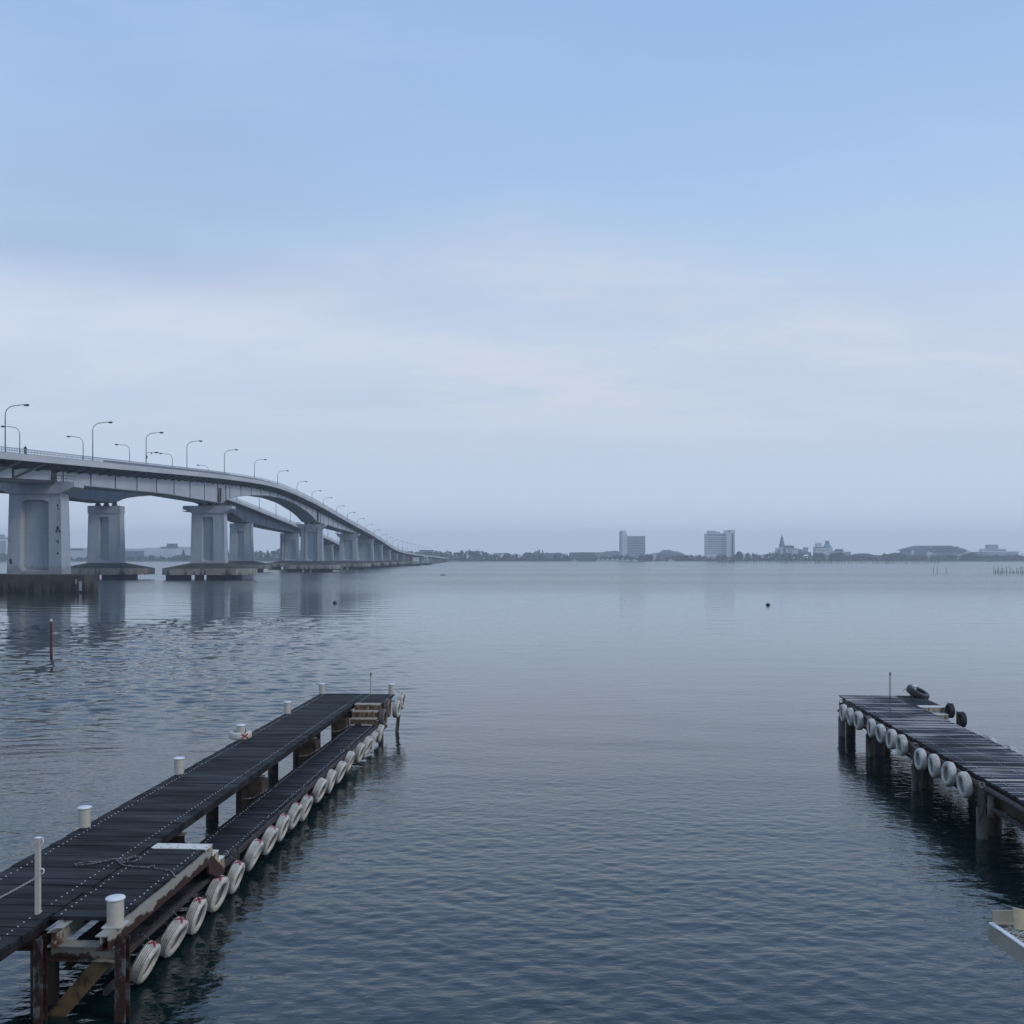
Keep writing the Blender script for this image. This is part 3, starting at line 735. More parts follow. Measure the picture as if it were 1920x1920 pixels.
for i, x_ in enumerate(near):
    h = (14.5,8,11,15,6,12,13,7,15,13,9,5,12,8,13,15,8)[i]; D = 376+random.uniform(-4, 4)
    o = stake_mesh(h*D/1850, .085).build('fishing_stake', M['stake']); o.location = (P(x_, 1050, D).x, D, 0)
    tag(o, 'dark stake standing in the nearer cluster at the right edge, %s from the left' % ordn(i+1), 'stake', 'stakes clustered at the right edge')
mb = MB(); D = 376
for z_ in (.5, .9): mb.tube([(P(1863,0,D).x, D+.3, z_), (P(1919,0,D).x, D+.3, z_-.1)], .03, 5)
tag(mb.build('fishing_net_line', M['stake']), 'sagging net line strung between the clustered stakes at the right', 'net line')
for i, (x_, y_, tilt) in enumerate(((1750,1063,0),(1757,1064,.04),(1774,1062,-.28))):
    D = 372; h = 14*D/1850; mb = MB(); mb.tube([(0,0,-1),(tilt*h,0,h)], [.08,.06], 6); o = mb.build('fishing_stake', M['stake'])
    o.location = (P(x_ if i < 2 else 1777, 1050, D).x, D, 0)
    tag(o, ['leftmost of three lone stakes before the arena','upright middle one of three lone stakes before the arena','leaning stake, right one of three before the arena'][i], 'stake', 'three lone stakes')

# ------------------------------------------------------------------ bridges (coordinates in units where the eye is 6.7 high, scaled by K)
RT = [(40,16.5),(100,21.0),(150,24.5),(192,26.8),(221,28.3),(250,29.9),(284,31.7),(320,33.3),(349,34.2),(375,34.2),(394,33.6),(425,32.4),(452,31.0),(500,28.2),(540,25.9),(593,23.0),(651,19.4),(684,16.9),(720,14.4),(746,13.2),(795,11.8),(860,10.9),(945,9.9),(1240,7.6),(1640,6.6)]
def interp(T, x):
    if x <= T[0][0]: return T[0][1]
    for (a, ya), (c, yc) in zip(T, T[1:]):
        if a <= x <= c: return ya+(yc-ya)*(x-a)/(c-a)
    return T[-1][1]
def smooth_rt(x): return sum(interp(RT, x+d_) for d_ in (-14,-7,0,7,14))/5
GB = [(192,21.4),(201,21.5),(228,22.3),(242,22.8),(256,23.1),(282,23.2),(302,23.3),(306,24.6),(312,25.6),(319,26.4),(334,27.8),(354,29.0),(377,29.5),(395,29.1),(404,28.6),(427,26.5),(440,24.6),(447,23.0),(458,22.7),(473,22.4),(508,21.4),(552,20.6),(560,20.2)]
def centre(base, D):
    return base if D < 1050 else base-18*((D-1050)/590.0)**1.6
def gbot(D):
    if D < 192: return smooth_rt(D)-5.6
    if D > 560: return smooth_rt(D)-3.25
    return interp(GB, D)
def sweep(mb, base, D0, D1, fn, step=5.0, closed=True, smooth=False):
    """sweep a cross-section fn(D)->[(dx,z)...] along the bridge"""
    n = max(1, int(math.ceil((D1-D0)/step))); vs = []; m_ = 0
    for i in range(n+1):
        D = D0+(D1-D0)*i/n; c = centre(base, D); sec = fn(D); m_ = len(sec)
        vs += [((c+dx)*K, D*K, z*K) for dx, z in sec]
    fs = [(i*m_+k, i*m_+(k+1)%m_, (i+1)*m_+(k+1)%m_, (i+1)*m_+k) for i in range(n) for k in range(m_ if closed else m_-1)]
    if closed: fs += [tuple(reversed(range(m_))), tuple(n*m_+k for k in range(m_))]
    mb.add(vs, fs, smooth)
def rect(x0, x1, a, b_): return lambda D: [(x0, smooth_rt(D)+a), (x1, smooth_rt(D)+a), (x1, smooth_rt(D)+b_), (x0, smooth_rt(D)+b_)]

def pier(root, c, D, w, dep, ztop, zbot, pw, capw, wide=False, foot=(13.5, 6.5), solid=False, mats='concrete', capdrop=2.2, far=False):
    """tapered pier with recessed panel, cap, footing, piles; local metres in bridge units"""
    o = bpy.data.objects.new('pier', None); COL.objects.link(o); o.parent = root; o.location = (c*K, D*K, 0); o.scale = (K, K, K)
    hw, hd = w/2, dep/2; bw, bd = hw*1.07, hd*1.12
    mb = MB()
    def face(sign):
        zt, zb = ztop-capdrop, zbot
        def X(x, z):  # taper
            t = (z-zb)/(zt-zb); return x*(1.07-.07*t)
        def Y(z, off=0):
            t = (z-zb)/(zt-zb); return sign*(bd+(hd-bd)*t-off)
        p = pw/2; ch = p*.38; z1 = zt-1.2; z0 = zb+ (zt-zb)*.04
        rec = [(-p,z0+.6),(-p*.78,z0),(p*.78,z0),(p,z0+.6),(p,z1-ch*.45),(p-ch,z1),(-p+ch,z1),(-p,z1-ch*.45)]
        outer = [(-hw,zb),(hw,zb),(hw,zt),(-hw,zt)]
        vs = [(X(x_,z_), Y(z_), z_) for x_, z_ in outer]+[(X(x_,z_), Y(z_), z_) for x_, z_ in rec]
        inn = [(x_*.93, z_+(-.35 if z_ > (z0+z1)/2 else .4)) for x_, z_ in rec]
        vs += [(X(x_,z_), Y(z_,1.3), z_) for x_, z_ in inn]
        fs = [(0,1,6,5),(0,5,4),(1,7,6),(1,2,8,7),(2,9,8),(2,3,10,9),(3,11,10),(3,0,4,11)]
        fs += [(4+i, 4+(i+1)%8, 12+(i+1)%8, 12+i) for i in range(8)]+[tuple(range(12,20))]
        if sign > 0: fs = [tuple(reversed(f)) for f in fs]
        mb.add(vs, fs)
    face(-1); face(1)
    zt = ztop-capdrop
    for s in (-1, 1):
        vs = [(s*bw,-bd,zbot),(s*bw,bd,zbot),(s*hw,hd,zt),(s*hw,-hd,zt)]
        mb.add(vs, [(0,1,2,3) if s > 0 else (3,2,1,0)])
    mb.build('shaft', M[mats], o)
    # cap
    mb = MB(); cw = capw/2
    if capw > w+.8:
        mb.prism([(-hw-.05, zt-.01),(hw+.05, zt-.01),(cw, ztop-capdrop*.42),(cw, ztop),(-cw, ztop),(-cw, ztop-capdrop*.42)], -hd-.35, hd+.35, Mx)
    else:
        mb.box(-hw-.12, hw-.9, -hd-.25, hd+.2, zt, ztop); mb.box(hw-.9, hw+.12, -hd-.05, hd+.2, zt, ztop)
    mb.build('pier_cap', M[mats], o)
    mb = MB()
    for bxx in (-3.2, 0, 3.2):
        mb.lathe([(.75,0),(.95,.35),(.62,.75),(.9,1.2)], (bxx*.8, 0, ztop-.02), 10); mb.cut()
    mb.build('bearing', M['steel_dark'], o)
    # footing
    fw, fd = foot
    if solid:
        mb = MB(); mb.prism([(-fw,-fd),(fw-.6,-fd),(fw+.9,-fd+2.6),(6,fd),(-fw,fd)], -2, zbot+.1); mb.build('footing', M['footing_dark'], o)
        mb = MB()
        for q, zz, wq in ((9.7,(1.7,2.6),.22),(10.4,(.4,2.2),.5)): mb.box(q, q+wq, -fd-.08, -fd+.05, *zz)
        mb.build('notice_plate', M['wall_g'], o)
        return o
    poly = [(-fw,-fd*.35),(-fw+fd*.5,-fd),(fw-fd*.5,-fd),(fw,-fd*.35),(fw,fd*.6),(fw-fd*.4,fd),(-fw+fd*.4,fd),(-fw,fd*.6)]
    mb = MB(); mb.prism(poly, 1.45, 3.35); fo = mb.build('footing', M['footing'], o)
    mb = MB(); n = 8; inner = [(x_*hw*1.15/fw, y_*.45) for x_, y_ in poly]
    mb.add([(x_,y_,3.36) for x_, y_ in poly]+[(x_,y_,zbot+.05) for x_, y_ in inner], [(i,(i+1)%8,8+(i+1)%8,8+i) for i in range(8)]+[tuple(range(8,16))])
    mb.build('sloping_top', M['hip'], fo)
    mb = MB(); x_ = -fw+2.0
    for (a, b_) in ((-.84,-.30),(-.20,-.02),(.06,.14),(.145,.50),(.51,.84)):
        nn = max(1, int((b_-a)*fw/2.2)); 
        for q in range(nn):
            xa = a*fw+(b_-a)*fw*q/nn; xb = a*fw+(b_-a)*fw*(q+1)/nn
            mb.box(xa+.03, xb-.03, -fd*.8, -fd*.8+1.4, -2, 1.5); mb.cut()
    mb.build('footing_pile', M['pilewall'], fo)
    return o

def bridge(base, label, near):
    root = thing('road_bridge', (0, 0, 0), label, 'bridge', 'twin road bridges')
    D0, D1 = (110, 1600) if near else (118, 1640)
    mb = MB(); sweep(mb, base, D0, D1, rect(-5.9, 5.9, -1.55, -1.15)); mb.build('road_deck', M['asphalt'], root)
    mb = MB(); sweep(mb, base, D0, D1, rect(5.92, 6.2, -2.1, -.95)); sweep(mb, base, D0, D1, rect(-6.2, -5.92, -2.1, -.95)); mb.build('fascia', M['fascia'], root)
    # overhang soffit
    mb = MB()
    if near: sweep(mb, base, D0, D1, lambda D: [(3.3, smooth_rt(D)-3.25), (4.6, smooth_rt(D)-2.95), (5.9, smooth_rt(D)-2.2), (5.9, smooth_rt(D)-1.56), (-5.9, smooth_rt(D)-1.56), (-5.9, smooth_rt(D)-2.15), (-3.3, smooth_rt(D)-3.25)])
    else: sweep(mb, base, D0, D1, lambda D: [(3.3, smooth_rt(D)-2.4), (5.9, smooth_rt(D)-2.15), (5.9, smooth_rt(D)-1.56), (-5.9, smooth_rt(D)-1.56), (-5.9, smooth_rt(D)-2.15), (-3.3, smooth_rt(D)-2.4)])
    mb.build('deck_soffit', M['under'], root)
    # girder, box section with slightly open stations
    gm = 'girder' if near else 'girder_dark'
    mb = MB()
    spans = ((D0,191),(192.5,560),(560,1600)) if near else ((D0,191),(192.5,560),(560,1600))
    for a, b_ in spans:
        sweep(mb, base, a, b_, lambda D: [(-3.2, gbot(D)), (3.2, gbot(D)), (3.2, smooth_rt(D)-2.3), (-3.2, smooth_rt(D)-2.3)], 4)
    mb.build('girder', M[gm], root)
    # bottom flange
    mb = MB(); 
    for a, b_ in spans: sweep(mb, base, a, b_, lambda D: [(-3.5, gbot(D)-.12), (3.5, gbot(D)-.12), (3.5, gbot(D)+.05), (-3.5, gbot(D)+.05)], 4)
    mb.build('bottom_flange', M['rail' if near else 'steel_dark'], root)
    # web stiffeners
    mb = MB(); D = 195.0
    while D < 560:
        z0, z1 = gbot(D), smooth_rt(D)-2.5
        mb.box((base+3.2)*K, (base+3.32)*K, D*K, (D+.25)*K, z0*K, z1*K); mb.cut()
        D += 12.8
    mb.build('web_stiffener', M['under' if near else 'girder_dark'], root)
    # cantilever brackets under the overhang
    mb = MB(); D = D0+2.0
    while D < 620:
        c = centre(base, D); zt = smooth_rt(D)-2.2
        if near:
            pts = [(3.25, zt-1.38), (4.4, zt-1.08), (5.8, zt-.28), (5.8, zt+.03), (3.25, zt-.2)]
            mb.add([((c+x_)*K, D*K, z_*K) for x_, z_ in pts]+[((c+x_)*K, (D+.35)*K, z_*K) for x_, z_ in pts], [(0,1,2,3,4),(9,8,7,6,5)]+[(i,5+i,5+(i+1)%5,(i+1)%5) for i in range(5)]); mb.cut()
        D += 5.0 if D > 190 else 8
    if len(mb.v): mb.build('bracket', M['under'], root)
    # railing: posts and rails
    for s in (6.06, -6.06):
        mb = MB()
        for a, b_ in ((-.12, 0.0), (-.5, -.42), (-.93, -.86)): sweep(mb, base, D0, D1, rect(s-.05, s+.05, a, b_), 8)
        D = D0+1.0; stp = .9
        while D < D1:
            c = centre(base, D); z = smooth_rt(D); q = .05 if D < 260 else .07
            mb.box((c+s-.04)*K, (c+s+.04)*K, D*K, (D+q)*K, (z-.95)*K, (z-.06)*K)
            D += .55 if D < 300 else (1.6 if D < 600 else 6)
        mb.build('railing', M['rail'], root)
    # solid inner barrier
    mb = MB()
    for s in (4.2,): sweep(mb, base, 212, D1, rect(s, s+.2, -1.16, -.18), 8)
    sweep(mb, base, D0, D1, rect(-5.2, -5.0, -1.16, -.25), 8)
    mb.build('crash_barrier', M['rail'], root)
    # piers
    if near:
        spec = [(192, 9.9, 3.6, 21.2, 3.35, 5.3, 15.5, (12.0, 6.0), True), (300, 6.5*1.5, 3.4, 22.3, 4.9, 3.3, 14.8, (13.5, 7.0), False),
                (454, 9.6, 3.4, 21.9, 4.9, 3.9, 12.8, (12.4, 6.5), False), (555, 9.4, 3.2, 20.0, 4.6, 5.0, 12.6, (12.0, 6.2), False)]
    else:
        spec = [(304, 9.6, 3.6, 22.5, 4.9, 2.9, 9.6, (13.5, 7.0), False), (456, 9.8, 3.4, 22.4, 4.9, 3.2, 9.8, (13.3, 6.5), False),
                (555, 9.9, 3.4, 20.2, 4.6, 7.4, 9.9, (12.8, 6.2), False)]
    for (D, w_, dep, zt, zb, pw, cw, ft, sol) in spec:
        pier(root, centre(base, D), D, w_, dep, zt, zb, pw, cw, foot=ft, solid=sol)
    D = 617.0
    while D < 1330:
        zt = smooth_rt(D)-3.4
        if zt > 5.6: pier(root, centre(base, D), D, 10.2, 2.6, zt, 4.2 if zt > 8 else 3.7, 7.8, 11.2, foot=(9.0, 4.0), capdrop=min(1.2, (zt-4)*.25))
        else:
            mb = MB(); o = bpy.data.objects.new('pier', None); COL.objects.link(o); o.parent = root; o.location = (centre(base, D)*K, D*K, 0); o.scale = (K,K,K)
            mb.box(-5.2, 5.2, -1.0, 1.0, -1, zt-.5); mb.build('shaft', M['concrete'], o)
            mb = MB(); mb.box(-5.6, 5.6, -1.2, 1.2, zt-.5, zt+.15); mb.build('pier_cap', M['concrete'], o)
        D += 44.0 if D < 800 else 38
    return root
nb = bridge(-92.0, 'nearer of two long parallel bridges, arching over grey concrete piers', True)
fb = bridge(-125.0, 'farther parallel bridge with dark blue girder, behind the nearer one', False)
# diagonal struts beneath the walkway left of the first pier, on the near bridge
mb = MB(); D = 118.0
while D < 190:
    x0, x1 = -92+3.3, -92+5.95
    z = smooth_rt(D)
    mb.beam((x1*K, D*K, (z-2.15)*K), (x0*K, (D-7.0)*K, (gbot(D-7)+.5)*K), .28, .34)
    mb.beam((x0*K, (D-7.0)*K, (gbot(D-7)+.3)*K), (x0*K, (D-7.0)*K, (smooth_rt(D-7)-2.4)*K), .30, .30)
    mb.beam((x1*K, (D-.2)*K, (z-2.12)*K), (x0*K, (D-.2)*K, (z-2.3)*K), .3, .5); mb.cut()
    D += 9.2
mb.build('walkway_strut', M['steel_dark'], nb)
mb = MB(); sweep(mb, -92, 110, 191, lambda D: [(3.2, gbot(D)-.15), (4.0, gbot(D)-.15), (4.0, gbot(D)+.45), (3.2, gbot(D)+.45)]); mb.build('lower_chord', M['steel_dark'], nb)
mb = MB()
for dx in (-3.1, 3.1): mb.box((-92+dx-.2)*K, (-92+dx+.25)*K, 190.2*K, 191.4*K, 21.5*K, (smooth_rt(191)-2.3)*K)
mb.box(-95*K, -89*K, 191.05*K, 192.4*K, 22.0*K, (smooth_rt(191)-2.6)*K)  # shade of the open bearing gap put in as dark blocks
mb.build('dark_gap_fill', M['steel_dark'], nb)
mb = MB()
for zz in (21.3, 21.85, 22.4): mb.tube([(-98.5*K, 189.7*K, zz*K), (-85.6*K, 189.7*K, zz*K), (-85.6*K, 193.6*K, zz*K)], .04, 5)
for i in range(14): mb.tube([((-98.5+i*.99)*K, 189.7*K, 21.2*K), ((-98.5+i*.99)*K, 189.7*K, 22.4*K)], .035, 5)
mb.build('cap_handrail', M['steel_dark'], nb)
# ladders and inspection cages at the piers
def cage(D, side, z, root, c=-92):
    mb = MB()
    x0 = c+side*5.0; x1 = c+side*7.2
    for zz in (0, .55, 1.1):
        mb.tube([(x0*K,(D-1.8)*K,(z+zz)*K),(x1*K,(D-1.8)*K,(z+zz)*K),(x1*K,(D+1.8)*K,(z+zz)*K),(x0*K,(D+1.8)*K,(z+zz)*K)], .045, 5)
    for i in range(5):
        xx = x0+(x1-x0)*i/4; mb.tube([(xx*K,(D-1.8)*K,z*K),(xx*K,(D-1.8)*K,(z+1.1)*K)], .035, 5)
    mb.box(min(x0,x1)*K, max(x0,x1)*K, (D-1.8)*K, (D+1.8)*K, (z-.12)*K, z*K)
    mb.build('inspection_cage', M['steel_dark'], root)
cage(299, -1, 20.6, nb); cage(454, -1, 21.6, nb); cage(555, -1, 19.8, nb)
mb = MB()
for D, zz in ((297.5, 22.5), (448, 22.3)):
    for dd in (0, 1.1): mb.tube([(-88.4*K,(D+dd*1.6)*K,(zz+.9)*K),(-88.3*K,(D+dd*1.6)*K,(zz+5.2)*K)], .22, 6)
    for q in range(6): mb.beam((-88.1*K,(D+3.0)*K,(zz+.7+q*.85)*K), (-88.1*K,(D+5.6)*K,(zz+.7+q*.85)*K), .08, .08)
    mb.tube([(-88.0*K,(D+5.6)*K,(smooth_rt(D)-2.6)*K),(-87.9*K,(D+5.8)*K,(zz+2)*K),(-88.0*K,(D+4.2)*K,(zz+.1)*K)], .14, 6)
mb.build('access_ladder', M['steel_dark'], nb)
mb = MB()
for (c, D, xo, zt_) in ((-92,454,-3.1,20.5),(-92,454,2.6,20.5),(-125,555,-4.3,19.0),(-125,555,-2.6,18.7)):
    mb.tube([((c+xo)*K,(D-2.15)*K,zt_*K),((c+xo)*K,(D-2.35)*K,6.0*K),((c+xo-.7)*K,(D-4.6)*K,3.9*K)], .16, 6); mb.cut()
mb.build('drain_pipe', M['steel_dark'], nb)
# dark weathering blotches on first pier: shallow flaked patches
rd = random.Random(3); mb = MB()
def blot(px, py, s, side=False):
    pts = []
    n = 9
    for k in range(n):
        a = 2*math.pi*k/n; r_ = s*rd.uniform(.45, 1.1); pts.append((r_*math.cos(a)*.7, r_*math.sin(a)))
    if not side:
        D = 189.6; X_ = (px-960)/1850*D; z = 6.7+(1045-py)/1850*D
        t_ = (z-3.35)/(19-3.35); D = 192-(3.6/2*1.12*(1-t_)+3.6/2*t_)-.02
        X_ = (px-960)/1850*D; z = 6.7+(1045-py)/1850*D
        mb.add([((X_+a)*K, D*K, (z+b_)*K) for a, b_ in pts], [tuple(range(n))])
for px, py, s in ((108,948,.35),(109,954,.22),(108,975,.13),(108,991,.5),(106,996,.35),(112,996,.3),(105,1014,.16),(107,1016,.2),(109,1015,.25),(108,1038,.35),(20,1050,.45),(21,1055,.4),(17,1014,.22),(20,1038,.12),(110,1018,.2)): blot(px, py, s)
mb.build('flaked_patch', M['steel_dark'], nb)

# street lamps on the bridges
def lamp(label, dirn):
    o = thing('street_lamp', (0,0,0), label, 'street lamp')
    mb = MB(); pts = [(0,0,0),(0,0,5),(0,0,8.4)]; 
    for i in range(1, 8):
        a = math.pi/2*i/7; pts.append((dirn*1.9*(1-math.cos(a)), 0, 8.4+1.7*math.sin(a)))
    pts += [(dirn*3.3, 0, 10.28), (dirn*3.9, 0, 10.3)]
    mb.tube(pts, [.15,.12,.10]+[.085]*7+[.07,.07], 8); mb.build('pole', M['lamp'], o)
    mb = MB(); M3 = Matrix(((0,0,dirn),(0,1,0),(1,0,0)))
    mb.lathe([(.02,0),(.16,.05),(.2,.4),(.24,.75),(.16,1.0),(.02,1.1)], (dirn*3.5, 0, 10.22), 10, M=M3); mb.build('lamp_head', M['lamp_head'], o)
    mb = MB(); mb.box(-.22,.22,-.22,.22,-.05,.9); mb.build('base_box', M['lamp'], o)
    return o
L0 = None; nl = 0; k = 0
Ds = [187.3,226.4,259.4,292,330,368.5,405,441.6,474.6,503,541]; D = 577
while D < 1150: Ds.append(D); D += 36.6
for D in Ds:
    x_img = 960+(centre(-92,D)-4.2)/D*1850
    if x_img < -30: continue
    nl += 1; lab = 'lamp post with arm reaching right on the nearer bridge, %s from the left' % ordn(nl)
    loc = ((centre(-92,D)-4.2)*K, D*K, (smooth_rt(D)-1.15)*K)
    if L0 is None: L0 = lamp(lab, 1); L0['group'] = 'lamp posts along the nearer bridge'; L0.location = loc; cur = L0
    else: cur = dup(L0, loc, lab)
    cur.scale = (K,)*3
    if nl == 3:
        mb = MB(); mb.tube([(0,0,4.6),(.5,0,5.0),(2.6,0,5.05)], .06, 6); mb.box(2.3,3.3,-.15,.15,4.85,5.2); mb.box(.05,.35,-.1,.1,3.4,4.2); mb.box(1.3,1.5,-.1,.1,4.6,5.0)
        mb.build('camera_arm', M['lamp_head'], cur)
L1 = None; nl = 0
Ds = [238.7,274,307.3,345.9,387,427,465,498,530]; D = 566
while D < 1150: Ds.append(D); D += 36.2
for D in Ds:
    x_img = 960+(centre(-125,D)+5.9)/D*1850
    if x_img < -30: continue
    nl += 1; lab = 'lamp post with arm reaching left on the farther bridge, %s from the left' % ordn(nl)
    loc = ((centre(-125,D)+5.9)*K, D*K, (smooth_rt(D)-1.15)*K)
    if L1 is None: L1 = lamp(lab, -1); L1['group'] = 'lamp posts along the farther bridge'; L1.location = loc; cur = L1
    else: cur = dup(L1, loc, lab)
    cur.scale = (K,)*3
# a walker on the bridge path
D = 176.0; c = -92+5.2
pr_ = MB(); zz = (smooth_rt(D)-1.1)*K
me = bpy.data.meshes.new('person')
vv = [(0,0,.95),(0,0,1.2),(0,.02,1.42),(0,.03,1.52),(0,.03,1.68),(.18,0,1.38),(.25,-.02,1.12),(.22,-.12,.92),(-.18,0,1.38),(-.25,.05,1.12),(-.22,.16,.95),(.1,0,.9),(.12,-.12,.5),(.11,-.02,.06),(.11,-.2,.03),(-.1,0,.9),(-.12,.12,.5),(-.11,.3,.1),(-.11,.18,.03)]
ee = [(0,1),(1,2),(2,3),(3,4),(2,5),(5,6),(6,7),(2,8),(8,9),(9,10),(0,11),(11,12),(12,13),(13,14),(0,15),(15,16),(16,17),(17,18)]
rr = [.15,.14,.12,.06,.11,.07,.05,.04,.07,.05,.04,.09,.07,.05,.035,.09,.07,.05,.035]
me.from_pydata(vv, ee, []); me.update(); po = bpy.data.objects.new('person', me); COL.objects.link(po)
sk = po.modifiers.new('skin', 'SKIN'); po.modifiers.new('sub', 'SUBSURF').levels = 1
for i, sv in enumerate(me.skin_vertices[0].data): sv.radius = (rr[i], rr[i]); sv.use_root = (i == 0)
me.materials.append(M['black']); po.location = (c*K, D*K, zz); po.rotation_euler = (0,0,R(20))
tag(po, 'person in dark clothes walking on the near bridge behind its railing', 'person')

# work barges beside the bridge foot
def barge(x0, x1, yw, label, kind):
    D = 6.3*1850/(yw-1045); a = P(x0, yw, D); b_ = P(x1, yw, D); L = b_.x-a.x
    o = thing('work_barge', ((a.x+b_.x)/2, D, 0), label, 'barge', 'work barges by the bridge foot')
    u = D/1850.0
    mb = MB(); mb.prism([(-L/2,1.3),(-L/2+.9,-.4),(L/2-.9,-.4),(L/2,1.3)], -3, 3, Mx); mb.build('hull', M['steel_dark'], o)
    mb = MB(); mb.box(-L/2+.3, L/2-.3, -2.9, 2.9, 1.3, 1.55); mb.build('deck', M['wall_d'], o)
    if kind == 0:
        mb = MB(); mb.box(L*.16, L*.38, -1.8, 1.8, 3.4, 6.2); mb.build('cabin', M['wall_w'], o)
        mb = MB(); mb.box(L*.14, L*.40, -1.9, 1.9, 1.55, 3.4); mb.build('engine_house', M['wall_g'], o)
        mb = MB(); mb.box(-L*.02, L*.1, -1.5, 1.5, 3.8, 7.4); mb.build('container', M['red'], o)
        mb = MB(); mb.tube([(-L*.22,0,1.5),(-L*.24,0,8.6)], .35, 6); mb.tube([(-L*.24,0,7.8),(-L*.12,0,2.2)], .22, 6); mb.tube([(-L*.24,0,8.0),(-L*.33,0,2.0)], .2, 6); mb.build('crane', M['wall_g'], o)
        mb = MB(); mb.box(-L*.36,-L*.18,-1.4,1.4,1.55,3.2); mb.build('winch_house', M['wall_g'], o)
    else:
        mb = MB(); mb.box(-L*.42,L*.2,-1.8,1.8,1.5,4.4); mb.build('cabin', M['wall_g'], o)
        mb = MB(); mb.box(-L*.2,L*.1,-1.4,1.4,4.4,6.8); mb.build('wheelhouse', M['wall_w'], o)
        mb = MB(); mb.box(-L*.15,L*.05,-1.5,-1.35,5.0,6.2); mb.build('window', M['glass'], o)
        mb = MB(); mb.tube([(L*.3,0,1.5),(L*.3,0,5.6)], .14, 6); mb.build('mast', M['wall_w'], o)
barge(746, 790, 1060.8, 'long low work barge with crane and white cabin before the bridge foot', 0)
barge(789, 810, 1059.2, 'shorter barge with a pale wheelhouse, right of the crane barge', 1)

# ------------------------------------------------------------------ jetties
ZD = HC-5.0            # deck level above water (1.3)
ZL = ZD-.58            # lower deck
def planks(mb, u0, u1, v0, v1, z, seed, pitch=.29, gap=.016, rag=.02, tilt=0.0):
    rdm = random.Random(seed); v = v0
    while v < v1-.05:
        w_ = pitch*rdm.uniform(.93, 1.07); e = min(v+w_-gap, v1)
        dz = rdm.uniform(-.004, .004); a = u0-rdm.uniform(0, rag); b_ = u1+rdm.uniform(0, rag)
        ta = rdm.uniform(-tilt, tilt); n = 6; sk_ = rdm.uniform(-.006, .006)
        vs = []
        for i in range(n+1):
            u = a+(b_-a)*i/n; cup = .004*math.sin(math.pi*i/n+rdm.uniform(-.2,.2)); s_ = sk_*(i/n-.5)*2
            zz = z+dz+cup
            vs += [(u, v+s_, zz-.05), (u, e+s_, zz-.05), (u, e+s_-.004, zz+ta), (u, v+s_+.004, zz-ta)]
        mb.add(vs, [(i*4+k, i*4+(k+1)%4, (i+1)*4+(k+1)%4, (i+1)*4+k) for i in range(n) for k in range(4)]+[(3,2,1,0), tuple(n*4+k for k in range(4))])
        v += w_
def nails(mb, us, v0, v1, z, seed):
    rdm = random.Random(seed)
    for u in us:
        v = v0+.07
        while v < v1:
            if rdm.random() > .04:
                c = (u+rdm.uniform(-.012,.012), v+rdm.uniform(-.012,.012)); r_ = .0125; n = 6
                vs = [(c[0]+r_*math.cos(t*math.pi/3), c[1]+r_*math.sin(t*math.pi/3), z+.002) for t in range(n)]+[(c[0]+r_*.6*math.cos(t*math.pi/3), c[1]+r_*.6*math.sin(t*math.pi/3), z+.010) for t in range(n)]
                mb.add(vs, [(i,(i+1)%n,n+(i+1)%n,n+i) for i in range(n)]+[tuple(range(n,2*n))])
            v += .145
def hbeam(mb, p0, p1, w_, h_, t=.015, up=(0,0,1)):
    p0 = Vector(p0); p1 = Vector(p1); d_ = (p1-p0).normalized(); u = Vector(up)
    if abs(d_.dot(u)) > .98: u = Vector((0,1,0))
    a = d_.cross(u).normalized(); b2 = a.cross(d_).normalized()
    for s in (-1, 1): mb.beam(p0+b2*s*(h_/2-t/2), p1+b2*s*(h_/2-t/2), w_, t, up)
    mb.beam(p0, p1, t, h_-2*t, up)
def steps(root, u0, u1, vtop, vdir, z0, n, rise, run, mtread, mface):
    """flight of steel steps going down from z0 in direction vdir"""
    for i in range(n):
        za = z0-rise*i; v_a = vtop+vdir*run*i; v_b = v_a+vdir*run
        lo, hi = min(v_a, v_b), max(v_a, v_b)
        mb = MB(); mb.box(u0, u1, lo, hi, za-.03, za-.004); t_ = mb.build('step_tread', M[mtread], root)
        mb = MB(); fv = v_b; mb.box(u0, u1, min(fv, fv-vdir*.02), max(fv, fv-vdir*.02), za-rise, za-.034)
        mb.box(u1-.02, u1, lo, hi-.001, za-rise-.1, za-.034); mb.build('step_riser', M[mface], root)
LJ_ROT = -math.atan(.053); RJ_ROT = -math.atan(.088)
LJ_O = Vector((-8.93, 0, 0)); RJ_O = Vector((8.72, 0, 0))
def lj(u, v, z): return LJ_O+Matrix.Rotation(LJ_ROT,3,'Z') @ Vector((u, v, z))
def rj(u, v, z): return RJ_O+Matrix.Rotation(RJ_ROT,3,'Z') @ Vector((u, v, z))

J = thing('jetty', LJ_O, 'dark plank jetty on the left with a lower side walk hung with tyres', 'jetty', rz=LJ_ROT)
VE = 36.3
mb = MB(); planks(mb, 0, 1.74, 8.6, VE, ZD, 1, rag=.03); mb.build('deck_boards', M['deck'], J)
mb = MB(); planks(mb, 1.80, 2.76, 13.85, 17.05, ZD, 2, rag=.012); mb.build('near_platform_boards', M['deck'], J)
mb = MB(); planks(mb, 1.76, 2.72, 34.0, VE, ZD, 3, rag=.01); mb.build('far_platform_boards', M['deck'], J)
mb = MB(); planks(mb, 1.80, 2.62, 14.0, 32.95, ZL, 4, rag=.012); mb.build('lower_boards', M['deck_low'], J)
mb = MB(); nails(mb, (.19, 1.54), 8.6, VE, ZD+.004, 5); nails(mb, (1.88, 2.68), 13.87, 17.0, ZD+.004, 6); nails(mb, (1.86, 2.66), 34, VE, ZD+.004, 7)
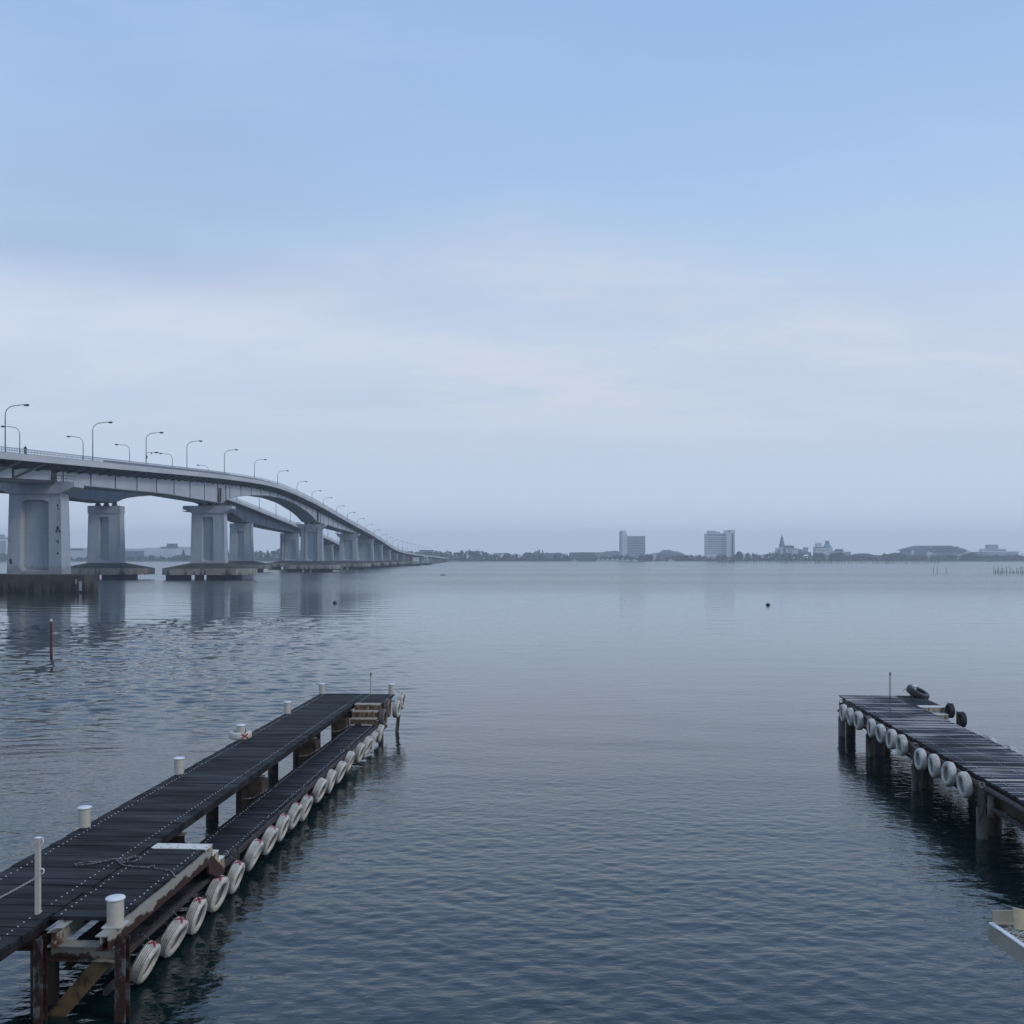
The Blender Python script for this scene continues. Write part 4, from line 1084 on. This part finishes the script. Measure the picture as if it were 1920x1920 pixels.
nails(mb, (1.90, 2.56), 18.5, 32.8, ZL+.004, 8); mb.build('nail_heads', M['nail'], J, kind='stuff')
# edge timbers + longitudinal steel
mb = MB()
for u in (.30, 1.50): hbeam(mb, (u, 8.6, ZD-.15), (u, VE-.1, ZD-.15), .12, .19, .014)
mb.build('main_stringer', M['beam_dark'], J)
mb = MB(); mb.box(1.70, 1.742, 8.6, VE-.05, ZD-.155, ZD-.052); mb.box(-.0, .04, 8.6, VE-.05, ZD-.15, ZD-.052); mb.build('edge_timber', M['deck_low'], J)
mb = MB(); hbeam(mb, (2.02, 13.42, ZD-.155), (2.02, 17.0, ZD-.155), .13, .2, .012); mb.build('inner_platform_beam', M['beam_white'], J)
mb = MB(); hbeam(mb, (2.74, 13.32, ZD-.155), (2.74, 17.1, ZD-.155), .15, .2, .012); mb.build('outer_platform_beam', M['beam_rim'], J)
mb = MB(); mb.box(2.82, 2.835, 13.35, 17.15, ZD-.265, ZD-.06); mb.build('rusted_edge_plate', M['beam_rim'], J)
mb = MB(); mb.prism([(17.1, ZD-.06),(17.1, ZD-.42),(17.75, ZD-.72),(17.9, ZD-.62),(17.9,ZD-.60)], 2.80, 2.83, Matrix(((0,0,1,0),(1,0,0,0),(0,1,0,0),(0,0,0,1)))); mb.build('stair_side_plate', M['beam_rim'], J)
mb = MB()
for u in (1.95, 2.62): hbeam(mb, (u, 34.0, ZD-.15), (u, VE-.1, ZD-.15), .12, .19, .014)
mb.build('far_platform_beam', M['beam_dark'], J)
mb = MB()
for u in (1.92, 2.52): hbeam(mb, (u, 14.0, ZL-.14), (u, 34.2, ZL-.14), .1, .16, .012)
mb.build('lower_stringer', M['beam_dark'], J)
steps(J, 1.82, 2.80, 17.06, 1, ZD+.012, 3, .19, .30, 'step_white', 'step_rust')
steps(J, 1.80, 2.66, 34.0, -1, ZD+.012, 3, .19, .35, 'step_worn', 'step_brown')
# waling behind tyres
mb = MB()
for z_ in (ZL-.02, ZL-.30): mb.box(2.64, 2.70, 13.6, 34.9, z_-.09, z_)
mb.build('side_waling', M['wale'], J)
bents = [13.95, 18.9, 23.9, 28.9, 33.9]
for i, v in enumerate(bents):
    mb = MB(); hbeam(mb, (1.92 if i == 0 else 1.1, v-.35 if i == 0 else v, ZD-.367), (2.84 if i == 0 else 2.72, v-.35 if i == 0 else v, ZD-.367) if i in (0, 4) else (1.7, v, ZD-.367), .22, .21, .016)
    mb.build('crossbeam', M['crossbeam'], J)
    if i not in (0, 4):
        mb = MB(); hbeam(mb, (1.1, v, ZL-.33), (2.66, v, ZL-.33), .2, .2, .014); mb.build('lower_crossbeam', M['beam_dark'], J)
    for (u, r_) in (((.30, .15),) if i == 0 else ((.42, .15), (1.16, .15))):
        mb = MB(); mb.cyl((u, v), r_, -2.5, ZD-.26, 14); mb.build('pile', M['pile'], J)
    mb = MB(); hbeam(mb, (.12, v, ZD-.38), (1.9 if i == 0 else 1.7, v, ZD-.38), .2, .22, .016); mb.build('head_beam', M['beam_dark'], J)
    mb = MB(); hbeam(mb, (2.91 if i == 0 else 2.66, v-.35 if i == 0 else v, -2.0), (2.91 if i == 0 else 2.66, v-.35 if i == 0 else v, (ZD-.17 if i == 0 else ZD-.27) if i in (0,4) else ZL+.04), .15, .15, .014, up=(0,1,0))
    mb.build('side_post', M['post_rust'] if i in (0,) else M['pile_grey'], J)
mb = MB(); mb.cyl((1.56, 14.1), .19, -2.5, ZD-.5, 14); mb.build('pile', M['pile'], J)
mb = MB(); hbeam(mb, (1.84, 13.46, -2.0), (1.84, 13.46, ZD-.14), .13, .13, .014, up=(0,1,0)); mb.build('steel_column', M['post_rust'], J)
mb = MB(); mb.beam((2.66, 13.60, ZD-.49), (1.72, 13.70, -.25), .22, .03, up=(0,1,0)); mb.beam((2.66, 13.66, ZD-.49), (1.72, 13.76, -.25), .04, .09, up=(0,1,0)); mb.build('diagonal_brace', M['brace'], J)
for v in (23.4, 28.4, 32.4):
    mb = MB(); mb.box(1.30, 1.80, v, v+.5, ZL-.55, ZD-.30); mb.build('gusset_box', M['beam_dark'], J)
    mb = MB(); mb.tube([(1.35, v-.04, ZL-.12), (1.62, v-.05, ZL-.08), (1.92, v-.04, ZL+.10)], .018, 6); mb.build('tie_rod', M['rebar'], J)
mb = MB()
for (u, v, z_) in ((2.60, 18.6, ZL), (2.60, 28.3, ZL)):
    mb.tube([(u+.05*math.cos(t*math.pi/6), v, z_+.02+.05*math.sin(t*math.pi/6)+.03) for t in range(13)], .010, 6)
mb.tube([(2.72, 15.0+.07*math.cos(t*math.pi/6), ZD-.10+.07*math.sin(t*math.pi/6)) for t in range(13)], .012, 6)
mb.build('mooring_ring', M['rebar'], J)
# far end guard frame carrying two tyres
mb = MB(); hbeam(mb, (2.66, 35.9, -2.0), (2.98, 36.0, ZD-.1), .11, .11, .012, up=(0,1,0)); mb.build('side_post', M['pile_grey'], J)

# bollards
def bollard(loc, label, h=.375, r=.108, rz=0):
    o = thing('bollard', loc, label, 'bollard', 'cream mooring bollards', rz=rz)
    mb = MB(); mb.cyl((0,0), r, 0, h-.02, 24); mb.build('post', M['bollard'], o)
    mb = MB(); mb.lathe([(.001,h+.008),(r*1.08,h+.006),(r*1.17,h-.003),(r*1.17,h-.02),(r,h-.026)], n=28); mb.build('cap', M['bollard_cap'], o)
    mb = MB(); mb.box(-r*1.25,r*1.25,-r*1.25,r*1.25,-.012,.004); mb.build('base_plate', M['bollard'], o)
    return o
bollard(lj(2.76, 13.72, ZD-.04), 'large cream bollard on the near corner of the left jetty', .37, .112)
b0 = bollard(lj(.02, 18.35, ZD-.01), 'cream bollard at the left edge, nearest of that edge row')
dup(b0, lj(.02, 22.85, ZD-.01), 'cream bollard at the left edge, second nearest of that row')
dup(b0, lj(-.02, 27.35, ZD-.01), 'cream bollard standing inside a white tyre on the left jetty')
dup(b0, lj(.04, 31.7, ZD-.01), 'cream bollard at the left edge just beyond the one ringed by a tyre')
dup(b0, lj(.03, 36.25, ZD-.01), 'cream bollard on the far left corner of the left jetty')
dup(b0, lj(2.60, 36.3, ZD-.01), 'cream bollard on the far right corner of the left jetty')
dup(b0, rj(2.62, 36.0, ZD-.01), 'cream bollard at the far end of the right jetty under a black tyre')

# posts and chain
o = thing('chain_post', lj(1.54, 13.95, ZD), 'cream square post near the camera on the left jetty, holding chains', 'post')
mb = MB(); mb.beam((0,0,-.02),(0,0,1.06), .062, .062, up=(0,1,0)); mb.build('post', M['bollard'], o)
mb = MB(); mb.lathe([(.001,1.075),(.045,1.072),(.047,1.06),(.03,1.05)], n=14); mb.box(0,.075,-.012,.012,1.055,1.068); mb.build('cap', M['bollard_cap'], o)
mb = MB(); mb.tube([(.03,0,.62),(.075,0,.63),(.085,0,.60),(.075,0,.565),(.055,0,.56)], .010, 6); mb.tube([(.03,0,1.03),(.07,0,1.045),(.075,0,1.0),(.05,0,.97)], .008, 6); mb.build('hook', M['bollard_cap'], o)
o2 = dup(o, lj(.95, 11.2, ZD), 'cream square post outside the left of the photo, holding the chain ends')
def chain(p0, p1, sag, label):
    p0 = Vector(p0); p1 = Vector(p1); L = (p1-p0).length*1.03; n = int(L/.030); mb = MB()
    for i in range(n):
        t = (i+.5)/n; p = p0.lerp(p1, t)-Vector((0,0,sag*4*t*(1-t)))
        d_ = (p1-p0).normalized()-Vector((0,0,sag*4*(1-2*t)/L)); d_.normalize()
        s = d_.cross(Vector((0,0,1))).normalized(); up_ = s.cross(d_)
        a = s if i % 2 else up_
        pts = [p+d_*.021*math.cos(q*math.pi/4)+a*.011*math.sin(q*math.pi/4) for q in range(9)]
        mb.tube(pts, .0045, 4, False)
    tag(mb.build('chain', M['rope_w']), label, 'chain', 'chains from the near post')
A_ = lj(1.54, 13.95, ZD); B_ = lj(.95, 11.2, ZD)
chain(A_+Vector((0,-.03,1.0)), B_+Vector((0,.03,1.0)), .10, 'upper pale chain sagging from the top of the near post')
chain(A_+Vector((0,-.03,.52)), B_+Vector((0,.03,.52)), .08, 'lower pale chain sagging from the middle of the near post')
for rr_, lab, h in ((lj(1.86, 36.2, ZD), 'thin pale pole with a dark tip at the end of the left jetty', .78), (rj(1.80, 35.95, ZD), 'thin pale pole with a banded top at the end of the right jetty', .84)):
    o = thing('marker_pole', rr_, lab, 'pole', 'thin poles at the jetty ends')
    mb = MB(); mb.cyl((0,0), .032, -.05, h-.07, 12); mb.build('pole', M['bollard'], o)
    mb = MB(); mb.lathe([(.036,h-.09),(.042,h-.07),(.036,h-.05),(.02,h-.045),(.02,h-.02),(.036,h-.02),(.034,h),(.001,h+.01)], n=12); mb.build('tip', M['lamp_head'], o)
# mooring rope tangled on the deck
pts = []
base_ = [(2.74,15.75),(2.66,15.85),(2.52,15.90),(2.35,15.96),(2.30,16.10),(2.24,15.98),(2.10,16.0),(1.92,16.02),(1.78,16.08),(1.68,16.2),(1.72,16.42),(1.86,16.5),(1.95,16.38),(1.86,16.22),(1.70,16.16),(1.60,16.3),(1.66,16.48),(1.80,16.52),(1.76,16.34),(1.60,16.36),(1.44,16.28),(1.22,16.1),(1.05,16.02),(.98,16.08),(1.06,16.16),(1.25,16.24),(1.45,16.36),(1.56,16.40)]
for i in range(len(base_)-1):
    for t in (0, .33, .66):
        a = base_[i]; c = base_[i+1]; pts.append(lj(a[0]+(c[0]-a[0])*t, a[1]+(c[1]-a[1])*t, ZD+.022+(.016 if 9 <= i <= 19 and i % 2 else 0)))
pts = [lj(2.80,15.70,ZD-.30), lj(2.80,15.72,ZD-.05)]+pts
mb = MB(); mb.tube(pts, .013, 7)
tag(mb.build('rope', M['rope_d']), 'flecked mooring rope lying in a knot on the left jetty deck', 'rope')

# tyres -----------------------------------------------------------
def tyre(label, mat='tyre_white', R0=.31, wd=.20, mark=False, groove=True, group=None):
    """axis along local X"""
    o = thing('tyre', (0,0,0), label, 'tyre', group)
    hw = wd/2; Ri = R0*.60
    prof = [(Ri, -hw*.55),(Ri+.01,-hw*.8),(R0*.72,-hw),(R0*.88,-hw*.98),(R0*.965,-hw*.78)]
    ngr = 4 if groove else 0
    a, b_ = -hw*.72, hw*.72
    cols = [0]*4
    if ngr:
        for k in range(ngr+1):
            s0 = a+(b_-a)*(k/(ngr+1)); s1 = a+(b_-a)*((k+1)/(ngr+1)); 
            cr_ = R0*(1-.022*((s0+s1)/2/hw)**2)
            prof += [(cr_, s0+.005),(cr_, s1-.005)]
            if k < ngr: prof += [(cr_-.010, s1-.004),(cr_-.010, s1+.004)]
    else: prof += [(R0, -hw*.4),(R0, hw*.4)]
    prof += [(R0*.965,hw*.78),(R0*.88,hw*.98),(R0*.72,hw),(Ri+.01,hw*.8),(Ri,hw*.55),(R0*.78, hw*.45),(R0*.84, 0),(R0*.78,-hw*.45),(Ri,-hw*.55)]
    M3 = Matrix(((0,0,1),(0,1,0),(-1,0,0)))
    mb = MB(); n = 48; vs = []
    for (r_, z_) in prof:
        for k in range(n):
            t = 2*math.pi*k/n; vs.append(M3 @ Vector((r_*math.cos(t), r_*math.sin(t), z_)))
    for i in range(len(prof)-1):
        gro = prof[i][0] < R0*.985 and prof[i+1][0] < R0*.985 and abs(prof[i][1]-prof[i+1][1]) < .0085 and abs(prof[i][1]) < hw*.7 and prof[i][0] > R0*.9
        mb.m = 1 if gro else 0
        mb.add([vs[i*n+k] for k in range(n)]+[vs[(i+1)*n+k] for k in range(n)], [(k, (k+1)%n, n+(k+1)%n, n+k) for k in range(n)], True)
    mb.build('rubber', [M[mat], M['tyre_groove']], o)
    if mark:
        mb = MB(); rd_ = random.Random(mark)
        for s in (-1, 1):
            n2 = 7; vs = []
            for i in range(n2+1):
                t = -.30+.62*i/n2; xx = s*(t)*hw*2.2*.9
                wd2 = .022*rd_.uniform(.6, 1.3)
                for q in (-wd2, wd2):
                    rr_ = R0+.004-max(0, abs(xx)-hw*.62)*.35
                    vs.append((max(-hw*.92, min(hw*.92, xx+q)), math.sin(t)*rr_, math.cos(t)*rr_))
            mb.add(vs, [(i*2, i*2+2, i*2+3, i*2+1) for i in range(n2)], True)
        mb.build('painted_cross', M['red'], o)
    mb = MB(); mb.tube([(-.22,0,R0+.05),(-.1,.0,R0+.02),(-.0,0,R0*.9-.03),(-.1,0,R0*.72)], .009, 5); mb.build('hanging_rope', M['rope_d'], o)
    return o
TZ = HC-5.93
marks = {1:1,2:2,3:3,4:4,5:5,6:6,7:7,8:8,9:9,10:0}
xsT = [272,324,366,405,439,473,503,527,550,570,598,618,636,653,673,686,698,711]
ysT = [1804,1757,1717,1675,1645,1603,1576,1552,1530,1515,1482,1465,1448,1428,1411.5,1399,1388,1375]
G = 'white tyres hung as fenders along the left jetty'
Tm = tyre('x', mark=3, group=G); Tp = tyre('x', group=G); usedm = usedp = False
for i, (x_, y_) in enumerate(zip(xsT, ysT)):
    q = (x_-960)/1850.0; D = 6.115/(.05-q); X_ = q*D; z_ = HC-(y_-1045)/1850*D
    mk = i < 10
    lab = ('nearest white tyre with a red cross hung on the left jetty' if i == 0 else
           'white fender tyre with a red cross on the left jetty, %s from the near end' % ordn(i+1) if mk else
           'white fender tyre without clear cross on the left jetty, %s from the near end' % ordn(i+1))
    src = Tm if mk else Tp
    if (mk and not usedm) or (not mk and not usedp):
        t_ = src; t_['label'] = lab
        if mk: usedm = True
        else: usedp = True
    else: t_ = dup(src, None, lab)
    rdm = random.Random(i*7+1)
    t_.location = (X_, D, z_); t_.rotation_euler = (rdm.uniform(-.12,.12), rdm.uniform(.26,.44), LJ_ROT+rdm.uniform(-.08,.04))
    s_ = rdm.uniform(.95, 1.03); t_.scale = (s_, s_, s_)
def place(t_, loc, rot, s=(1,1,1)): t_.location = loc; t_.rotation_euler = rot; t_.scale = s
t_ = tyre('dirty brownish tyre hung beside the far steps of the left jetty, upper one', 'tyre_brown', group=G); place(t_, lj(2.80, 34.35, ZD-.22), (0,0,LJ_ROT))
t_ = tyre('dirty brownish tyre beside the far steps of the left jetty, lower one', 'tyre_brown', group=G); place(t_, lj(2.79, 33.6, ZD-.42), (0,0,LJ_ROT-.05), (.95,)*3)
t_ = dup(Tp, None, 'white tyre lashed to the outermost end post of the left jetty'); place(t_, lj(3.02, 36.0, ZD-.20), (.1,.05,LJ_ROT-.05))
t_ = dup(Tp, None, 'white tyre just before the outermost one at the jetty end'); place(t_, lj(2.98, 35.2, ZD-.38), (.05,.08,LJ_ROT-.05))
t_ = tyre('white tyre with red cross lying flat around a bollard on the left jetty', mark=5, groove=False); place(t_, lj(-.02, 27.3, ZD+.10), (0, R(90), 0), (1,1,1))
# mark faces camera: turn so that +Z(local top) looks towards camera
t_.rotation_euler = Matrix.Rotation(R(10),3,'Z').to_4x4().to_3x3().to_euler(); 
t_.rotation_euler = (Matrix.Rotation(R(38),3,'Z') @ Matrix(((0,1,0),(0,0,-1),(-1,0,0)))).to_euler()

# right jetty -----------------------------------------------------
J2 = thing('jetty', RJ_O, 'wet dark plank jetty on the right with white tyres along its side', 'jetty', rz=RJ_ROT)
VE2 = 36.0
mb = MB(); planks(mb, 0, 1.98, 9.5, VE2, ZD, 11, rag=.02, tilt=.004, pitch=.30); mb.build('deck_boards', M['deck_wet'], J2)
mb = MB(); planks(mb, 2.0, 2.82, 33.6, VE2, ZD, 12, rag=.01); mb.build('far_platform_boards', M['deck'], J2)
mb = MB(); planks(mb, 2.02, 2.80, 12, 32.6, ZL, 13, rag=.01); mb.build('lower_boards', M['deck_low'], J2)
mb = MB(); nails(mb, (.22, .98, 1.76), 14, VE2, ZD+.007, 14); mb.build('nail_heads', M['nail'], J2, kind='stuff')
steps(J2, 2.0, 2.80, 33.6, -1, ZD+.012, 3, .19, .35, 'step_white', 'step_rust')
mb = MB()
v = 9.5; pts = []
rdm = random.Random(5)
while v < 35.0: pts.append((-.10+rdm.uniform(-.01,.01), v, ZD-.14+rdm.uniform(-.012,.012))); v += 1.6
mb.tube(pts, .062, 10)
mb.build('side_pipe', M['pipe'], J2)
mb = MB()
for q in (22.4, 27.0, 31.4): mb.lathe([(.08,-.12),(.08,.12)], (-.10, q, ZD-.14), 10, M=Matrix(((1,0,0),(0,0,1),(0,-1,0))))
mb.build('pipe_collar', M['beam_dark'], J2)
mb = MB()
for u in (.10, 1.6): hbeam(mb, (u, 9.5, ZD-.30), (u, VE2-.1, ZD-.30), .12, .46, .014)
mb.build('main_stringer', M['beam_dark'], J2)
mb = MB(); mb.box(-.14,-.08,9.5,35.6,ZL+.04,ZL+.12); mb.build('tyre_rail', M['wale'], J2)
for v in (32.15, 33.2):
    mb = MB(); mb.beam((2.84, v, -1.5), (2.84, v, ZD+.02), .09, .09, up=(0,1,0)); mb.build('side_post', M['pile'], J2)
for i, v in enumerate((13.2, 17.7, 22.2, 26.8, 31.4, 35.0)):
    for (u, r_) in ((-.13, .12), (.26, .17), (1.5, .16)):
        mb = MB(); mb.cyl((u, v+(0 if u < .2 else .35)), r_, -2.5, ZD-(.36 if u > 0 else .62), 14); mb.build('pile', M['pile_grey'] if u < 0 else M['pile'], J2)
    mb = MB(); hbeam(mb, (-.15, v+.15, ZD-.44), (2.7, v+.15, ZD-.44), .2, .18, .016); mb.build('head_beam', M['beam_dark'], J2)
    mb = MB(); hbeam(mb, (-.18, v-.12, ZD-.75), (-.18, v-.12, ZD-.12), .12, .12, .014, up=(0,1,0)); mb.build('side_post', M['pile_grey'], J2)
    mb = MB(); mb.tube([(-.2+.06*math.cos(t*math.pi/6), v-.2, ZD-.06+.06*math.sin(t*math.pi/6)) for t in range(13)], .011, 6); mb.build('mooring_ring', M['rebar'], J2)
G2 = 'white tyres hung as fenders along the right jetty'
first = None
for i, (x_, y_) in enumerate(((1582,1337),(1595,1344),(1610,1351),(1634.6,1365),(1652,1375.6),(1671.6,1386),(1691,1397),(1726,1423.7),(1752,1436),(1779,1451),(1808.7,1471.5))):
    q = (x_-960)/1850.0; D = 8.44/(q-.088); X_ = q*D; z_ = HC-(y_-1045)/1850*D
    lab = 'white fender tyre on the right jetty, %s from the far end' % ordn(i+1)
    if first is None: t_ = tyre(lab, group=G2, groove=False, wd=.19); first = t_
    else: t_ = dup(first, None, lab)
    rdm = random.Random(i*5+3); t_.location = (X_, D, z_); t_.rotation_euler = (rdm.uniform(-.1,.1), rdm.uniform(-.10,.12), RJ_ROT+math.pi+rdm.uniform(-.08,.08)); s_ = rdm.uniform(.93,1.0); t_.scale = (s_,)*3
t_ = tyre('yellowish tyre seen edge on beside the nearest pile of the right jetty', 'tyre_brown', groove=False, R0=.26, wd=.14); place(t_, rj(-.05, 21.9, ZD-.52), (0,0,R(-25)))
Bk = 'black tyres at the far end of the right jetty'
t_ = tyre('black tyre leaning over the far bollard of the right jetty', 'tyre_black', groove=False, group=Bk, R0=.41, wd=.24); place(t_, rj(2.66, 35.9, ZD+.16), (0,0,0))
t_.location = rj(2.72, 35.80, ZD+.14); t_.rotation_euler = Vector((.36,-.26,.89)).to_track_quat('X','Z').to_euler()
t_ = tyre('black tyre hung outside the top step of the right jetty', 'tyre_black', groove=True, group=Bk); place(t_, rj(2.92, 33.1, ZD-.08), (0,0,RJ_ROT+.05), (.80,)*3)
t_ = tyre('black tyre with red paint hung outside the lower steps of the right jetty', 'tyre_black', groove=True, mark=4, group=Bk); place(t_, rj(2.90, 32.0, ZD-.20), (-.5,0,RJ_ROT+.05), (.82,)*3)
for v_, lab in ((27.6,'small white tyre hung on the far side of the right jetty, farther one'),(26.2,'small white tyre peeping over the far side of the right jetty, nearer one')):
    t_ = dup(first, None, lab); place(t_, rj(2.12, v_, ZD-.27), (0,0,RJ_ROT), (.95,)*3); t_['group'] = 'white tyres on the hidden side of the right jetty'

# small grated landing in the lower right corner
GX, GY, GZ = 4.50, 9.2, HC-3.42
o = thing('grated_landing', (GX, GY, GZ), 'white steel landing with mesh floor in the lower right corner', 'landing')
mb = MB(); mb.box(-.02, 2.4, -.004, .012, .02, .125); mb.box(-.02, 2.4, -.06, -.004, .012, .02); mb.build('back_angle', M['grate_frame'], o)
mb = MB(); mb.beam((-.06,-.02,-.07),(.07,-2.6,-.07), .014, .13); mb.cut(); mb.beam((2.4,-.02,-.07),(2.4,-2.6,-.07), .014, .13); mb.cut(); mb.build('side_channel', M['grate_frame'], o)
mb = MB(); mb.beam((-.045,-.02,.020),(.085,-2.6,.020), .045, .010); mb.build('side_flange', M['bollard_cap'], o)
mb = MB()
for i in range(64):
    y_ = -.05-i*.040; xo = -.02+.050*(-y_)
    n = 38; pts = []
    for k in range(n):
        xa = xo+k*.062
        pts.append((xa, y_+(.018 if k % 2 else -.018), .0))
    for k in range(n-1): mb.beam(pts[k], pts[k+1], .006, .010)
    for k in range(0, n): 
        mb.beam((pts[k][0], pts[k][1], 0), (pts[k][0]+.002, y_-.040+(-.018 if k % 2 else .018)+(.0 if k%2 else 0), 0), .006, .010) if k % 2 == 0 else None
mb.build('mesh_floor', M['grate'], o)
mb = MB()
for x_ in (.6, 1.2, 1.8): mb.beam((x_,-.03,-.03),(x_,-2.58,-.03), .03, .04)
mb.build('floor_bearer', M['post_rust'], o)
mb = MB(); n = 10; vs = []
for i in range(n+1):
    a = -.5+1.0*i/n; x_ = .155+.075*math.sin(a*1.9); y_ = -.16-.03*math.cos(a*2)
    vs += [(x_, y_, .015), (x_+.012, y_+.05, .205-.03*(i/n))]
vs2 = [(x_, y_+.012, z_) for x_, y_, z_ in vs]
mb.add(vs+vs2, [(i*2, i*2+2, i*2+3, i*2+1) for i in range(n)]+[(22+i*2+1, 22+i*2+3, 22+i*2+2, 22+i*2) for i in range(n)]+[(i*2+1, i*2+3, 22+i*2+3, 22+i*2+1) for i in range(n)]+[(0,1,23,22),(20,42,43,21)])
mb.build('bent_plate', M['plate'], o)
mb = MB()
for (x_, y_) in ((.3,-2.3),(2.2,-2.3),(2.2,-.2)): mb.beam((x_,y_,-.1),(x_,y_,-GZ-2), .12, .12, up=(0,1,0))
mb.build('support_leg', M['post_rust'], o)

# things in the water and the air
D = HC*1850/(1230-1045.0); x_ = (96-960)/1850*D
o = thing('mooring_pole', (x_, D, 0), 'rust red mooring pole standing alone in the water', 'pole')
mb = MB(); mb.tube([(0.02,0,-2),(0,0,.3),(-.01,0,2.25)], .088, 10); mb.build('pole', M['mooring'], o)
mb = MB(); mb.lathe([(.09,2.2),(.11,2.24),(.11,2.27),(.03,2.35),(.001,2.40)], (-.01,0,0), n=12); mb.build('cap', M['bollard'], o)
for (px, py, r_, lab) in ((628,1131,.30,'dark float on the water right of the bridge piers'),(1440,1135,.30,'dark float on open water in the right half'),(1354,1062,.75,'small pale float in front of the far stakes')):
    D = HC*1850/(py-1045.0); o = thing('float', ((px-960)/1850*D, D, 0), lab, 'float', 'floats on the lake')
    mb = MB(); mb.lathe([(.02,-r_*.6),(r_*.8,-r_*.4),(r_,0),(r_*.92,r_*.5),(r_*.5,r_*.85),(.02,r_)], n=16); mb.build('body', M['black'] if r_ < .5 else M['wall_g'], o)
    mb = MB(); mb.tube([(0,0,r_*.9),(0,0,r_*1.15),(r_*.15,0,r_*1.2)], r_*.12, 6); mb.build('eye', M['black'], o)
def bird(loc, span, rz, bank, lab):
    mb = MB(); s = span/2
    mb.tube([(0,-.22*s,0),(0,-.1*s,0),(0,.1*s,.01*s),(0,.35*s,0),(0,.48*s,0)], [.01*s,.07*s,.09*s,.05*s,.01*s], 8)
    for d_ in (-1, 1):
        top_ = [(d_*.06*s,-.06*s,.03*s),(d_*.5*s,-.02*s,.28*s),(d_*s,.18*s,.16*s),(d_*.52*s,.22*s,.25*s),(d_*.06*s,.22*s,.03*s)]
        bot_ = [(a, b_, c-.03*s) for a, b_, c in top_]
        mb.add(top_+bot_, [(0,1,3,4),(1,2,3),(9,8,6,5),(8,7,6),(0,5,6,1),(1,6,7,2),(2,7,8,3),(3,8,9,4)])
    mb.add([(-.05*s,.3*s,0),(.05*s,.3*s,0),(.12*s,.62*s,0),(-.12*s,.62*s,0),(0,.4*s,-.02*s)], [(0,1,2,3),(0,4,1),(1,4,2),(2,4,3),(3,4,0)])
    o = mb.build('bird', M['black']); o.location = loc; o.rotation_euler = (0, bank, rz); tag(o, lab, 'bird', 'birds in the sky')
for (px, py, sp, rz, bk, lab) in ((1232,654,6.5,.4,.2,'bird flying highest above the balcony tower block'),(1406,659,3.0,1.1,0,'tiny bird in the sky above the hotel tower'),(1698,409,3.5,.3,-.2,'small bird high in the right of the sky')):
    D = 260.0; q = P(px, py, D); bird(q, sp*D/1850*1.1, rz, bk, lab)
for px, py, lab in ((828,1079,'left of two ducks swimming off the bridge foot'),(833,1079,'right of two ducks swimming off the bridge foot')):
    D = HC*1850/(py-1045.0); mb = MB()
    M3 = Matrix(((0,0,1),(0,1,0),(-1,0,0)))
    mb.lathe([(.01,-.45),(.16,-.3),(.24,0),(.2,.25),(.06,.42),(.01,.45)], (0,0,.08), 10, M=M3); mb.tube([(.28,0,.15),(.36,0,.32),(.38,0,.42),(.5,0,.41)], [.09,.06,.09,.02], 8)
    ob = mb.build('duck', M['black']); ob.location = ((px-960)/1850*D, D, 0); tag(ob, lab, 'duck', 'ducks on the lake')

# ------------------------------------------------------------------ haze
hm = bpy.data.materials.new('haze_air'); hm.use_nodes = True; ht = hm.node_tree; ht.nodes.clear()
ho = ht.nodes.new('ShaderNodeOutputMaterial'); pv = ht.nodes.new('ShaderNodeVolumePrincipled')
pv.inputs['Color'].default_value = (.89, .955, 1.0, 1); pv.inputs['Density'].default_value = .00036; pv.inputs['Anisotropy'].default_value = 0.5
ht.links.new(pv.outputs[0], ho.inputs['Volume'])
mb = MB(); mb.box(-2300, 2300, -40, 2750, -1.5, 75)
tag(mb.build('haze', hm), 'pale blue haze over the lake', 'haze', kind='stuff')
